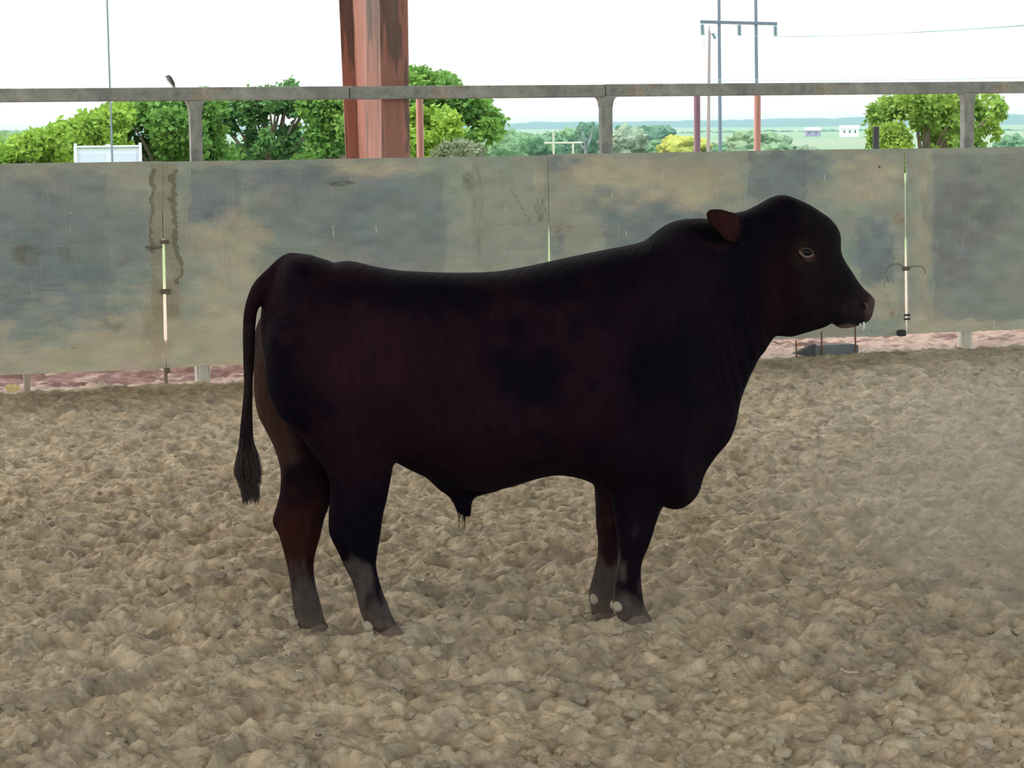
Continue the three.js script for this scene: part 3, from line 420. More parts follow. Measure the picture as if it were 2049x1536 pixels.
  // board 2
  blot(440, 400, 50, 55, blue, 0.95); blot(560, 350, 110, 28, blue, 0.8); blot(640, 430, 120, 60, blue, 0.5); blot(800, 440, 120, 90, blue, 0.65); blot(470, 480, 70, 50, tan, 0.75); blot(430, 680, 90, 70, tan, 1.0); blot(470, 590, 60, 60, tan, 0.7); blot(760, 338, 90, 14, tan, 0.8); blot(685, 366, 22, 5, [70, 72, 72], 1.2, 0.4, 40); blot(410, 430, 20, 5, [80, 88, 94], 0.9, 0.4, 30); blot(480, 690, 130, 50, tan, 0.6); blot(935, 362, 12, 16, dark, 0.5); blot(955, 420, 14, 90, [110, 110, 100], 0.6, 0.5, 60);
  for (let k = 0; k < 12; k++) blot(1024 + k * 3.2, 380 + k * 5.5, 4, 5, [96, 88, 78], 0.9, 0.5, 12);
  for (let k = 0; k < 10; k++) blot(985 + k * 10, 448, 7, 2, [100, 96, 86], 0.7, 0.5, 8); blot(1082, 415, 10, 30, dark, 0.8, 0.5, 40); blot(1078, 360, 12, 24, tan, 0.6);
  // board 3
  blot(1130, 330, 30, 14, blue, 1.0); blot(1320, 370, 130, 50, tan, 0.95); blot(1200, 340, 70, 24, tan, 0.8); blot(1310, 455, 120, 42, blue, 0.9); blot(1220, 400, 60, 30, blue, 0.5); blot(1120, 457, 24, 9, rust, 0.9, 0.4, 50); blot(1115, 490, 14, 26, blue, 0.6); blot(1570, 340, 80, 34, blue, 1.0); blot(1560, 380, 60, 30, blue, 0.7); blot(1740, 360, 70, 50, tan, 0.85); blot(1750, 500, 40, 55, blue, 1.1); blot(1735, 440, 18, 8, blue, 0.9); blot(1800, 440, 12, 14, rust, 1.0, 0.4, 50); blot(1770, 600, 30, 40, tan, 0.8); blot(1792, 625, 16, 14, rust, 0.8, 0.5, 40); blot(1660, 600, 60, 40, tan, 0.5); blot(1760, 335, 3, 6, dark, 1, 0.3, 12);
  for (let k = 0; k < 26; k++) blot(1560 + k * 9, 682 - k * 1.0, 8, 3.2, rust, 0.85, 0.6, 10);
  for (let k = 0; k < 14; k++) blot(1775 + 6 * Math.sin(k * 0.4), 535 + k * 3, 2, 2.5, [84, 86, 86], 0.9, 0.4, 6);
  blot(1640, 662, 90, 8, [150, 132, 108], 0.8, 0.5, 60);
  // board 4
  blot(1930, 450, 100, 120, [106, 112, 114], 0.6); blot(1845, 470, 24, 170, tan, 0.55, 0.4, 120); blot(1850, 650, 50, 22, tan, 0.9); blot(1960, 655, 110, 14, tan, 0.6);
  for (let k = 0; k < 30; k++) blot(1848 + 5 * n2(k * 0.4, 3), 310 + k * 9, 3, 8, [98, 98, 92], 0.4, 0.5, 8);
  // brushed horizontal marks, drips and pale scuffs
  x.globalAlpha = 1; for (let i = 0; i < 420; i++) { const l = 20 + r() * 160, yy = r() * H; x.strokeStyle = r() < 0.5 ? 'rgba(60,62,60,0.06)' : 'rgba(205,205,190,0.06)'; x.lineWidth = 0.6 + r() * 1.6; x.beginPath(); const xx = r() * W; x.moveTo(xx, yy); x.bezierCurveTo(xx + l * 0.3, yy + (r() - 0.5) * 5, xx + l * 0.7, yy + (r() - 0.5) * 5, xx + l, yy + (r() - 0.5) * 8); x.stroke(); }
  for (let i = 0; i < 120; i++) { const xx = r() * W, yy = r() * H * 0.6; x.strokeStyle = r() < 0.6 ? 'rgba(70,72,70,0.10)' : 'rgba(200,200,188,0.12)'; x.lineWidth = 0.8 + r() * 2.2; x.beginPath(); x.moveTo(xx, yy); x.lineTo(xx + (r() - 0.5) * 4, yy + 14 + r() * 70); x.stroke(); }
  for (const [px, py, l] of [[666, 450, 24], [752, 450, 12], [140, 423, 5], [1650, 350, 12], [1988, 640, 20], [1224, 385, 10], [1012, 410, 10], [1252, 462, 8]]) { x.strokeStyle = 'rgba(190,192,182,0.55)'; x.lineWidth = 3; x.beginPath(); x.moveTo(X(px, py), Y(px, py)); x.lineTo(X(px, py) + 2, Y(px, py + l)); x.stroke(); }
  const im = x.getImageData(0, 0, W, H), d = im.data; for (let i = 0; i < d.length; i += 4) { const k = (h2(i, seed) - 0.5) * 9 + 3 * tn((i / 4 % W) / W, (i / 4 / W | 0) / H, 200, 3) + 7 * tn((i / 4 % W) / W, (i / 4 / W | 0) / H, 24, 8); for (let q = 0; q < 3; q++) d[i + q] = Math.min(255, Math.max(0, (d[i + q] + k) * 1.30)); } x.putImageData(im, 0, 0);
  const t = new THREE.CanvasTexture(c); t.colorSpace = THREE.SRGBColorSpace; return t;
}
function board(k0, k1, sEnd0, sEnd1, seed, label, topShift = 0) {
  const NS = 60, NY = 26, th = 0.016, pos = [], uv = [], idx = [];
  const edge = (y) => [k0 === null ? sEnd0 : (([s, h]) => s + h)(jointAt(k0, y)), k1 === null ? sEnd1 : (([s, h]) => s - h)(jointAt(k1, y))];
  const e0 = edge((PT + PB) / 2);
  for (let face = 0; face < 2; face++) for (let j = 0; j <= NY; j++) for (let i = 0; i <= NS; i++) {
    const v = j / NY, y0 = lerp(PB, PT, v), [a, b] = edge(y0), s = lerp(a, b, i / NS), y = y0 + topShift * v + 0.004 * n2(s * 1.2 + seed, v * 0.5) * (v > 0.5 ? 0.6 : 1.6), warp = 0.006 * fbm2(s * 0.9 + seed * 3, y * 1.2, 2);
    pos.push(s - (e0[0] + e0[1]) / 2, y, warp + (face ? -th : 0)); uv.push((s - e0[0]) / (e0[1] - e0[0]), v);
  }
  const A = (f, i, j) => f * (NS + 1) * (NY + 1) + j * (NS + 1) + i, Q = (a, b, c, d) => idx.push(a, b, c, a, c, d);
  for (let j = 0; j < NY; j++) for (let i = 0; i < NS; i++) { Q(A(0, i, j), A(0, i + 1, j), A(0, i + 1, j + 1), A(0, i, j + 1)); Q(A(1, i + 1, j), A(1, i, j), A(1, i, j + 1), A(1, i + 1, j + 1)); }
  for (let i = 0; i < NS; i++) { Q(A(0, i, NY), A(0, i + 1, NY), A(1, i + 1, NY), A(1, i, NY)); Q(A(1, i, 0), A(1, i + 1, 0), A(0, i + 1, 0), A(0, i, 0)); }
  for (let j = 0; j < NY; j++) { Q(A(1, 0, j), A(0, 0, j), A(0, 0, j + 1), A(1, 0, j + 1)); Q(A(0, NS, j), A(1, NS, j), A(1, NS, j + 1), A(0, NS, j + 1)); }
  let g = new THREE.BufferGeometry(); g.setAttribute('position', new THREE.Float32BufferAttribute(pos, 3)); g.setAttribute('uv', new THREE.Float32BufferAttribute(uv, 2)); g.setIndex(idx); g = g.toNonIndexed(); g.computeVertexNormals();
  const sc = (e0[0] + e0[1]) / 2, c = Wp(sc, 0, BOARD_OFF);
  const t = thing('fence_board', label, 'fence board', [c.x, 0, c.z]); t.rotation.y = wallRot;
  part('board', g, std(lin(1.0, 1.0, 1.0), 0.85, { map: boardTexture(e0[0], e0[1], seed), bumpMap: noiseTex, bumpScale: 0.0015 }), t);
  return { t, sc };
}
const g0 = jointAt(0, 0.7)[0], g1 = jointAt(1, 0.7)[0], g2 = jointAt(2, 0.7)[0];
const boards = [board(null, 0, g0 - 2.43, 0, 3, 'weathered grey fence board at the far left, mud-stained along its right edge'), board(0, 1, 0, 0, 7, 'weathered grey fence board behind the hindquarters, below the steel column', -0.004), board(1, 2, 0, 0, 13, 'weathered grey fence board behind the head, with tan and blue-grey patches', 0.003), board(2, null, 0, g2 + 2.43, 19, 'smooth grey fence board at the far right beyond the bright joint')];
// small ties across the joints, each fixed to the board on its right
function onBoard(k, name, geo, mat, px, py, off, lab) { const { t, sc } = boards[k], w = onWall(px, py, off), m = part(name, geo, mat, t); m.position.set(w.s - sc, w.y, off - BOARD_OFF); if (lab) m.userData.label = lab; return m; }
const tieMat = std(srgb(108, 102, 90), 0.8), clip = (w, h, d) => new RoundedBoxGeometry(w, h, d, 2, Math.min(w, h, d) * 0.3);
onBoard(1, 'tie', clip(0.05, 0.022, 0.02), tieMat, 330, 484, 0.072); onBoard(1, 'tie', clip(0.055, 0.03, 0.02), tieMat, 331, 583, 0.072); onBoard(1, 'clip', clip(0.035, 0.03, 0.03), tieMat, 335, 741, 0.062);
onBoard(0, 'ledge', clip(0.1, 0.012, 0.025), std(srgb(120, 116, 106), 0.8), 308, 494, 0.072, 'small grey ledge of dried mud');
onBoard(3, 'tie', clip(0.045, 0.028, 0.02), tieMat, 1814, 537, 0.072); onBoard(3, 'tie', clip(0.04, 0.014, 0.02), M.black, 1815, 630, 0.067); onBoard(3, 'tie', clip(0.04, 0.012, 0.02), M.black, 1815, 638, 0.067); onBoard(3, 'bolt', new THREE.CylinderGeometry(0.004, 0.004, 0.012, 10), M.black, 1760, 334, 0.072);
// a wire hooked through the last joint
{ const c = onWall(1813, 538, 0.066), pts = [[1778, 565], [1774, 545], [1782, 530], [1800, 528], [1813, 538], [1830, 532], [1848, 535], [1853, 548]].map(([a, b]) => { const w = onWall(a, b, 0.078); return new V3(w.s - c.s, w.y - c.y, 0); }); const m = top('tie_wire', new THREE.TubeGeometry(new THREE.CatmullRomCurve3(pts), 40, 0.0028, 6), std(srgb(132, 132, 124), 0.6), 'bent grey wire hooked across the bright joint right of the muzzle', 'wire'); placeOnWall(m, c.s, c.y, 0.078); }
{ const m = onBoard(2, 'bracket', clip(0.055, 0.042, 0.05), M.black, 1804, 666, 0.082, 'dark rubber block at the board corner'); m.rotation.z = 0.06; }

// rail and posts
const railY = (s) => { const w0 = onWall(0, 191, 0.02), w1 = onWall(2049, 175, 0.02); return lerp(w0.y, w1.y, (s - w0.s) / (w1.s - w0.s)); };
{
  const t = thing('top_rail', 'long grey square steel top rail above the fence boards', 'rail', Wp(2, railY(2), 0.0).toArray()); t.rotation.y = wallRot;
  const cuts = [-7, sOf(697, 188), sOf(1208, 185), sOf(1208, 185) + 6.1];
  for (let i = 0; i < 3; i++) { const a = cuts[i], b = cuts[i + 1], L = b - a, g = new RoundedBoxGeometry(L - 0.003, 0.079, 0.079, 3, 0.009); const u = g.attributes.uv, p = g.attributes.position; for (let k = 0; k < p.count; k++) u.setXY(k, p.getX(k) * 0.7, (p.getY(k) + p.getZ(k)) * 0.7); const m = part('rail_section', g, M.rail, t); m.position.set((a + b) / 2 - 2, [0.0, -0.001, 0.002][i] + railY((a + b) / 2) - railY(2), 0); m.rotation.z = (railY(b) - railY(a)) / L; }
}
function post(px, label, sleeve) {
  const s = sOf(px, 250, 0), H = railY(s) - 0.04, t = thing('rail_post', label, 'post', Wp(s, 0, 0).toArray()); t.rotation.y = wallRot;
  const g = new RoundedBoxGeometry(0.071, H + 0.25, 0.071, 3, 0.008), u = g.attributes.uv, p = g.attributes.position; for (let k = 0; k < p.count; k++) u.setXY(k, (p.getX(k) + p.getZ(k)) * 0.9, p.getY(k) * 0.9); g.translate(0, (H + 0.25) / 2 - 0.25, 0); part('upright', g, M.rail, t);
  const sh = new THREE.Shape(); sh.moveTo(-0.037, -0.06); sh.quadraticCurveTo(-0.038, -0.012, -0.062, 0); sh.lineTo(0.062, 0); sh.quadraticCurveTo(0.038, -0.012, 0.037, -0.06); sh.closePath(); const sg = new THREE.ExtrudeGeometry(sh, { depth: 0.06, bevelEnabled: true, bevelSize: 0.002, bevelThickness: 0.002, bevelSegments: 1 }); sg.translate(0, H, -0.03); part('weld_saddle', sg, M.rail, t);
  if (sleeve) { const f = new THREE.CylinderGeometry(0.046, 0.048, 0.3, 24); f.translate(0, 0.02, 0); f.translate(0.0, 0.0, 0.0); part('base_sleeve', f, M.sleeve, t).userData.label = 'pale pipe sleeve round the foot of the post'; }
}
post(391, 'grey steel rail post left of the steel column', true); post(1212, 'grey steel rail post at the middle of the fence, right of the column', true); post(1935, 'grey steel rail post in front of the tree at the right', true);
{ const w = onWall(54, 770, 0), g = new RoundedBoxGeometry(0.036, 0.5, 0.036, 2, 0.005); const m = top('fence_stake', g, std(srgb(170, 158, 148), 0.8), 'thin pale stake under the fence board at the far left', 'stake'); placeOnWall(m, w.s, 0.0, 0.0); }
{ const w = onWall(332, 748, 0.03), g = new RoundedBoxGeometry(0.022, 0.34, 0.02, 2, 0.004); const m = top('fence_stake', g, std(srgb(128, 116, 96), 0.8), 'narrow wooden stake under the first board joint', 'stake'); placeOnWall(m, w.s, 0.0, 0.02); }

// rubber scrap and sticks lying under the boards below the muzzle
{
  const w = onWall(1668, 692, 0.12), t = thing('feed_tray', 'low blue-grey rubber tray under the fence below the muzzle', 'tray', Wp(w.s, 0.0, 0.12).toArray()); t.rotation.y = wallRot;
  const rub = std(srgb(118, 124, 130), 0.8, { bumpMap: noiseTex, bumpScale: 0.004 }), g = new RoundedBoxGeometry(0.31, 0.085, 0.12, 3, 0.015); g.translate(0, 0.03, 0); part('tray_body', g, rub, t);
  const sh = new THREE.Shape(); sh.moveTo(-0.09, 0); sh.lineTo(0.055, -0.03); sh.lineTo(0.055, 0.05); sh.closePath(); const fg = new THREE.ExtrudeGeometry(sh, { depth: 0.05, bevelEnabled: true, bevelSize: 0.004, bevelThickness: 0.004, bevelSegments: 2 }); fg.translate(-0.2, 0.03, -0.01); part('torn_flap', fg, std(srgb(84, 86, 90), 0.85), t).userData.label = 'dark torn flap at the tray end';
  for (const [px, y1, label] of [[1700, 0.21, 'thin brown stick standing at the tray below the muzzle'], [1633, 0.17, 'short dark stick at the torn end of the tray'], [1582, 0.12, 'stub of stick left of the tray']]) { const q = onWall(px, 690, 0.1), g2 = new THREE.CylinderGeometry(0.005, 0.006, y1 + 0.1, 8); g2.translate(0, (y1 + 0.1) / 2 - 0.1, 0); const m = top('stick', g2, std(srgb(120, 92, 74), 0.9), label, 'stick'); placeOnWall(m, q.s, 0, 0.19); m.rotation.z = 0.03; }
}

{ const p = Wp(onWall(25, 772, 0.1).s, 0, 0.10), g = new THREE.PlaneGeometry(0.09, 0.06, 8, 4), q = g.attributes.position; for (let i = 0; i < q.count; i++) { const x = q.getX(i) / 0.045, y = q.getY(i) / 0.03; q.setXYZ(i, q.getX(i), q.getY(i) * Math.sqrt(Math.max(0.02, 1 - x * x)) * (1 + 0.3 * Math.sin(x * 9)), 0.012 * x * x - 0.008 * y * y); } g.rotateX(-0.7); g.computeVertexNormals(); const m = top('leaf', g, std(lin(0.75, 0.62, 0.28), 0.8, { side: THREE.DoubleSide }), 'dry yellow leaf in the slot under the far left fence board', 'leaf'); m.position.set(p.x, floorH(p.x, p.z) + 0.035, p.z); }
{ const w = onWall(432, 739, -0.35), m = top('plastic_scrap', new RoundedBoxGeometry(0.036, 0.022, 0.03, 2, 0.005), std(lin(0.75, 0.78, 0.8), 0.5), 'small white scrap on the earth right of the left post foot', 'scrap'); placeOnWall(m, w.s, 0.075, -0.35); }

// ------------------------------------------------------------------ tapered steel column and the roof it carries
{
  const s0 = sOf(789, 250, -0.10), t = thing('steel_column', 'tapered red-oxide steel column rising behind the rail', 'column', Wp(s0, 0, -0.10).toArray()); t.rotation.y = wallRot;
  // one red-oxide primer; grime and grey wear in ragged patches, the same on web and flanges
  const primer = (cover, seed) => dataTex(512, 512, (u, v) => { const n = tfbm(u, v, 4, 6, seed), f = tfbm(u, v, 24, 4, seed + 5), k = ss(cover - 0.09, cover + 0.09, tfbm(u, v, 5, 6, seed + 9) + 0.35 * tfbm(u, v, 40, 3, seed + 2)), q = [178, 126, 113], w = [122, 98, 91]; return q.map((c, i) => lerp(c, w[i], k) + n * 26 + f * 20); });
  const red = primer(0.06, 31);
  const webM = std(0xffffff, 0.6, { map: red }), flM = webM;
  const Hh = 6.6, d0 = 0.80, d1 = 1.55;               // depth at the foot and at the eave
  const box = (w, h, d) => { const g = new RoundedBoxGeometry(w, h, d, 2, 0.003), u = g.attributes.uv, p = g.attributes.position; for (let k = 0; k < p.count; k++) u.setXY(k, (p.getX(k) + p.getZ(k)) * 1.3, p.getY(k) * 0.13 + 0.5); return g; };
  // inner flange leans in as the column deepens
  const lean = Math.atan2((d1 - d0) * 0.15, Hh);
  const f1 = box(0.178, Hh + 0.2, 0.012); f1.translate(0, Hh / 2 - 0.1, 0); const a = part('inner_flange', f1, flM, t); a.rotation.x = lean; a.userData.label = 'dark front flange';
  const f2 = box(0.178, Hh + 0.2, 0.012); f2.translate(0, Hh / 2 - 0.1, 0); const b = part('outer_flange', f2, flM, t); b.position.z = -d0; b.rotation.x = -Math.atan2((d1 - d0) * 0.85, Hh);
  const wsh = new THREE.Shape(); wsh.moveTo(0, -0.2); wsh.lineTo(-d0, -0.2); wsh.lineTo(-d0 - (d1 - d0) * 0.85, Hh); wsh.lineTo((d1 - d0) * 0.15, Hh); wsh.closePath(); const wg = new THREE.ExtrudeGeometry(wsh, { depth: 0.008, bevelEnabled: false }); wg.rotateY(-PI / 2); wg.translate(0.004, 0, 0); const u = wg.attributes.uv; for (let k = 0; k < u.count; k++) u.setXY(k, u.getX(k) * 0.9, u.getY(k) * 0.13); part('web', wg, webM, t).userData.label = 'salmon-pink web plate';
  const bp = new RoundedBoxGeometry(0.26, 0.02, d0 + 0.16, 2, 0.004); bp.translate(0, 0.03, -d0 / 2); part('base_plate', bp, flM, t);
}
{
  const roofM = std(srgb(196, 198, 196), 0.55, { metalness: 0.1 }), steel = std(srgb(130, 92, 84), 0.6);
  const sA = -20, sB = 27, o0 = -1.75, o1 = 18.4, eave = 6.75, ridge = 8.1;
  const g = new THREE.Group(); g.name = 'ceiling'; scene.add(g); tag(g, 'steel roof over the pen, above the frame', null, null, 'structure');
  const prof = []; const n = 44; const sheet = (oa, ya, ob, yb) => { const pos = [], idx = [], K = 2 * n; for (let f = 0; f < 2; f++) for (let i = 0; i <= K; i++) for (const e of [0, 1]) { const s = lerp(sA, sB, i / K), w = Wp(s, (e ? yb : ya) + (i % 2 ? 0.03 : 0) + (f ? 0.14 : 0), e ? ob : oa); pos.push(w.x, w.y, w.z); } const o = (K + 1) * 2; for (let i = 0; i < K; i++) { const a = i * 2; idx.push(a, a + 2, a + 1, a + 1, a + 2, a + 3, o + a, o + a + 1, o + a + 2, o + a + 1, o + a + 3, o + a + 2, a, o + a, a + 2, o + a, o + a + 2, a + 2, a + 1, a + 3, o + a + 1, o + a + 1, a + 3, o + a + 3); } const q = new THREE.BufferGeometry(); q.setAttribute('position', new THREE.Float32BufferAttribute(pos, 3)); q.setIndex(idx); return q.toNonIndexed(); };
  const m1 = sheet(o0, eave, (o0 + o1) / 2, ridge), m2 = sheet((o0 + o1) / 2, ridge, o1, eave); for (const q of [m1, m2]) { q.computeVertexNormals(); part('roof_sheet', q, roofM, g); }
  const sc = sOf(789, 250, -0.10), L = Math.hypot((o1 - o0) / 2, ridge - eave), tilt = Math.atan2(ridge - eave, (o1 - o0) / 2);
  for (const e of [-1, 1]) { const r = part('rafter', new RoundedBoxGeometry(0.16, 0.42, L, 2, 0.01), steel, g); r.position.copy(Wp(sc, (eave + ridge) / 2 - 0.24, (o0 + o1) / 2 + e * (o1 - o0) / 4)); r.rotation.set(e * tilt, wallRot, 0, 'YXZ'); }
}

// ------------------------------------------------------------------ ground outside, falling away to the plain
const groundY = (x, z) => { const o = -offOf(x, z), d = Math.hypot(x, z); const q = Math.max(o, d - 40); let h = -0.09 - 0.9 * ss(10, 45, q) - 2.2 * ss(40, 120, q) - 6.0 * ss(110, 700, q) + 0.02 * n2(x * 0.7, z * 0.7) + 0.6 * ss(60, 300, q) * n2(x * 0.006, z * 0.006); h += 3.0 * ss(1200, 2400, q) * n2(x * 0.0011 + 3, z * 0.0011); return h; };
{
  const az = []; for (let i = 0; i <= 40; i++) az.push(lerp(-PI, -0.5, i / 40)); for (let i = 1; i <= 260; i++) az.push(lerp(-0.5, 0.5, i / 260)); for (let i = 1; i <= 40; i++) az.push(lerp(0.5, PI, i / 40));
  const NR = 150, A = az.length, pos = [], col = [], uv = [], idx = [];
  for (let j = 0; j <= NR; j++) { const d = 3 * Math.pow(4200 / 3, j / NR); for (const a of az) {
    const x = Math.sin(a) * d, z = -Math.cos(a) * d, off = offOf(x, z), y = groundY(x, z) - (off > -0.2 && off < 18.3 ? 0.06 : 0); pos.push(x, y, z); uv.push(x * 0.5, z * 0.5);
    const q = Math.max(-off, d - 40), n = fbm2(x * 0.15, z * 0.15, 3), field = h2(Math.floor(x / 260 + 0.2 * n2(x * 0.003, z * 0.003)), Math.floor(z / 340));
    let c = [0.12 + 0.03 * n, 0.16 + 0.03 * n, 0.06]; if (q < 14) { const k = ss(14, 5, q + 3 * n); c = c.map((v, i) => lerp(v, [0.30, 0.21, 0.165][i], k)); }
    if (d > 300) { const k = ss(300, 700, d), fc = field < 0.4 ? [0.085, 0.155, 0.07] : field < 0.75 ? [0.10, 0.155, 0.08] : [0.12, 0.155, 0.09]; c = c.map((v, i) => lerp(v, fc[i], k)); }
    col.push(...c); } }
  for (let j = 0; j < NR; j++) for (let i = 0; i < A - 1; i++) { const a = j * A + i; idx.push(a, a + 1, a + A, a + 1, a + A + 1, a + A); }
  const g = new THREE.BufferGeometry(); g.setAttribute('position', new THREE.Float32BufferAttribute(pos, 3)); g.setAttribute('color', new THREE.Float32BufferAttribute(col, 3)); g.setAttribute('uv', new THREE.Float32BufferAttribute(uv, 2)); g.setIndex(idx); g.computeVertexNormals();
  const m = new THREE.MeshStandardMaterial({ vertexColors: true, roughness: 1 }); top('ground', g, m, 'grassy ground outside falling away to green fields', null, null, 'structure');
}
// bare reddish earth just outside the boards, seen through the slot under them
{
  const NS = 560, NO = 100, pos = [], col = [], idx = [];
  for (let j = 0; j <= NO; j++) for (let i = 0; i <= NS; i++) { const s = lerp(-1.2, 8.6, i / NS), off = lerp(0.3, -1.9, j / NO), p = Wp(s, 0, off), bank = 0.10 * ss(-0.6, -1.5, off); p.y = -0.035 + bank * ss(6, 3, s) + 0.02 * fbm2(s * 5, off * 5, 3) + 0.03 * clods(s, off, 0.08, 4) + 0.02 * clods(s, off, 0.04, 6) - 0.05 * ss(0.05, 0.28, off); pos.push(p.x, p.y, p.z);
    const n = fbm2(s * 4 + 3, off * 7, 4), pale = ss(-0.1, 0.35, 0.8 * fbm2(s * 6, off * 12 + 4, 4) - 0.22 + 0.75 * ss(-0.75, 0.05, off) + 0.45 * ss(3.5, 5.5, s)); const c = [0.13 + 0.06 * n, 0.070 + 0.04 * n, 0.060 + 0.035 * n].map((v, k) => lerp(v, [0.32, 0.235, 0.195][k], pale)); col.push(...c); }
  for (let j = 0; j < NO; j++) for (let i = 0; i < NS; i++) { const a = j * (NS + 1) + i; idx.push(a, a + 1, a + NS + 1, a + 1, a + NS + 2, a + NS + 1); }
  const g = new THREE.BufferGeometry(); g.setAttribute('position', new THREE.Float32BufferAttribute(pos, 3)); g.setAttribute('color', new THREE.Float32BufferAttribute(col, 3)); g.setIndex(idx); g.computeVertexNormals();
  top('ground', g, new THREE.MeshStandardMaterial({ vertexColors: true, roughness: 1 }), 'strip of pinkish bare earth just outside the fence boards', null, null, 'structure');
}
// far hills: forested ridges
function ridge(label, dist, yTop, yBase, color, rough, seed) {
  const K = 420, pos = [], idx = [], D = dist * 0.5; for (let i = 0; i <= K; i++) { const px = lerp(-2600, 4600, i / K), e = interp(yTop, px) + rough * (fbm2(px * 0.012 + seed, seed, 4) + 0.35 * n2(px * 0.25, seed)); const p = at(px, e, dist); const b = at(px, yBase(px), dist * 0.9); const back = at(px, e + 3, dist + D); pos.push(b.x, Math.min(b.y, -9) - 4, b.z, lerp(b.x, p.x, 0.5), lerp(b.y, p.y, 0.62), lerp(b.z, p.z, 0.5), p.x, p.y, p.z, back.x, -30, back.z); }
  for (let i = 0; i < K; i++) for (let k = 0; k < 3; k++) { const a = i * 4 + k; idx.push(a, a + 4, a + 1, a + 1, a + 4, a + 5); }
  const g = new THREE.BufferGeometry(); g.setAttribute('position', new THREE.Float32BufferAttribute(pos, 3)); g.setIndex(idx); g.computeVertexNormals();
  top('hills', g, std(color, 1), label, null, null, 'structure');
}
ridge('long far blue-green ridge along the horizon', 5200, [[-2600, 290], [0, 261], [240, 258], [600, 252], [990, 246.5], [1250, 243], [1500, 240], [1740, 235], [2049, 229], [4600, 205]], (px) => lerp(272, 250, px / 2049), lin(0.045, 0.085, 0.06), 3, 4);
ridge('nearer low blue ridge of woods on the plain', 3600, [[-2600, 300], [0, 275], [400, 276], [990, 259], [1200, 264], [1480, 266], [1740, 262], [2049, 258], [4600, 240]], (px) => lerp(285, 266, px / 2049), lin(0.04, 0.085, 0.055), 4, 9);

// ------------------------------------------------------------------ trees
const leafGeo = (() => { const g = new THREE.BufferGeometry(), P = [], I = [], r = rng(3); for (let k = 0; k < 6; k++) { const m = new THREE.Matrix4().makeRotationFromEuler(new THREE.Euler(r() * 6, r() * 6, r() * 6)), o = new V3(r() - 0.5, r() - 0.5, r() - 0.5).multiplyScalar(1.1), L = 0.62 + 0.3 * r(), Wd = 0.26 + 0.1 * r(), b = P.length / 3; for (const [x, y, z] of [[0, 0, 0], [L * 0.5, Wd, 0.1], [L, 0, -0.05], [L * 0.5, -Wd, 0.1]]) { const v = new V3(x, y, z).applyMatrix4(m).add(o); P.push(v.x, v.y, v.z); } I.push(b, b + 1, b + 2, b, b + 2, b + 3); } g.setAttribute('position', new THREE.Float32BufferAttribute(P, 3)); g.setIndex(I); const q = g.toNonIndexed(); q.computeVertexNormals(); return q; })();
const leafMat = new THREE.MeshPhysicalMaterial({ color: 0xffffff, roughness: 0.9, side: THREE.DoubleSide, transmission: 0.35, thickness: 0, specularIntensity: 0.3 });
const barkMat = std(lin(0.20, 0.16, 0.12), 0.95, { bumpMap: noiseTex, bumpScale: 0.02 });
function branch(a, b, r0, r1, bend, r) { const m = a.clone().lerp(b, 0.5).add(new V3((r() - 0.5) * bend, (r() - 0.3) * bend, (r() - 0.5) * bend)), c = new THREE.CatmullRomCurve3([a, m, b]), g = new THREE.TubeGeometry(c, 10, 1, 8), p = g.attributes.position; for (let i = 0; i < p.count; i++) { const t = Math.floor(i / 9) / 10, q = c.getPoint(t), s = lerp(r0, r1, t); p.setXYZ(i, q.x + (p.getX(i) - q.x) * s, q.y + (p.getY(i) - q.y) * s, q.z + (p.getZ(i) - q.z) * s); } return g; }
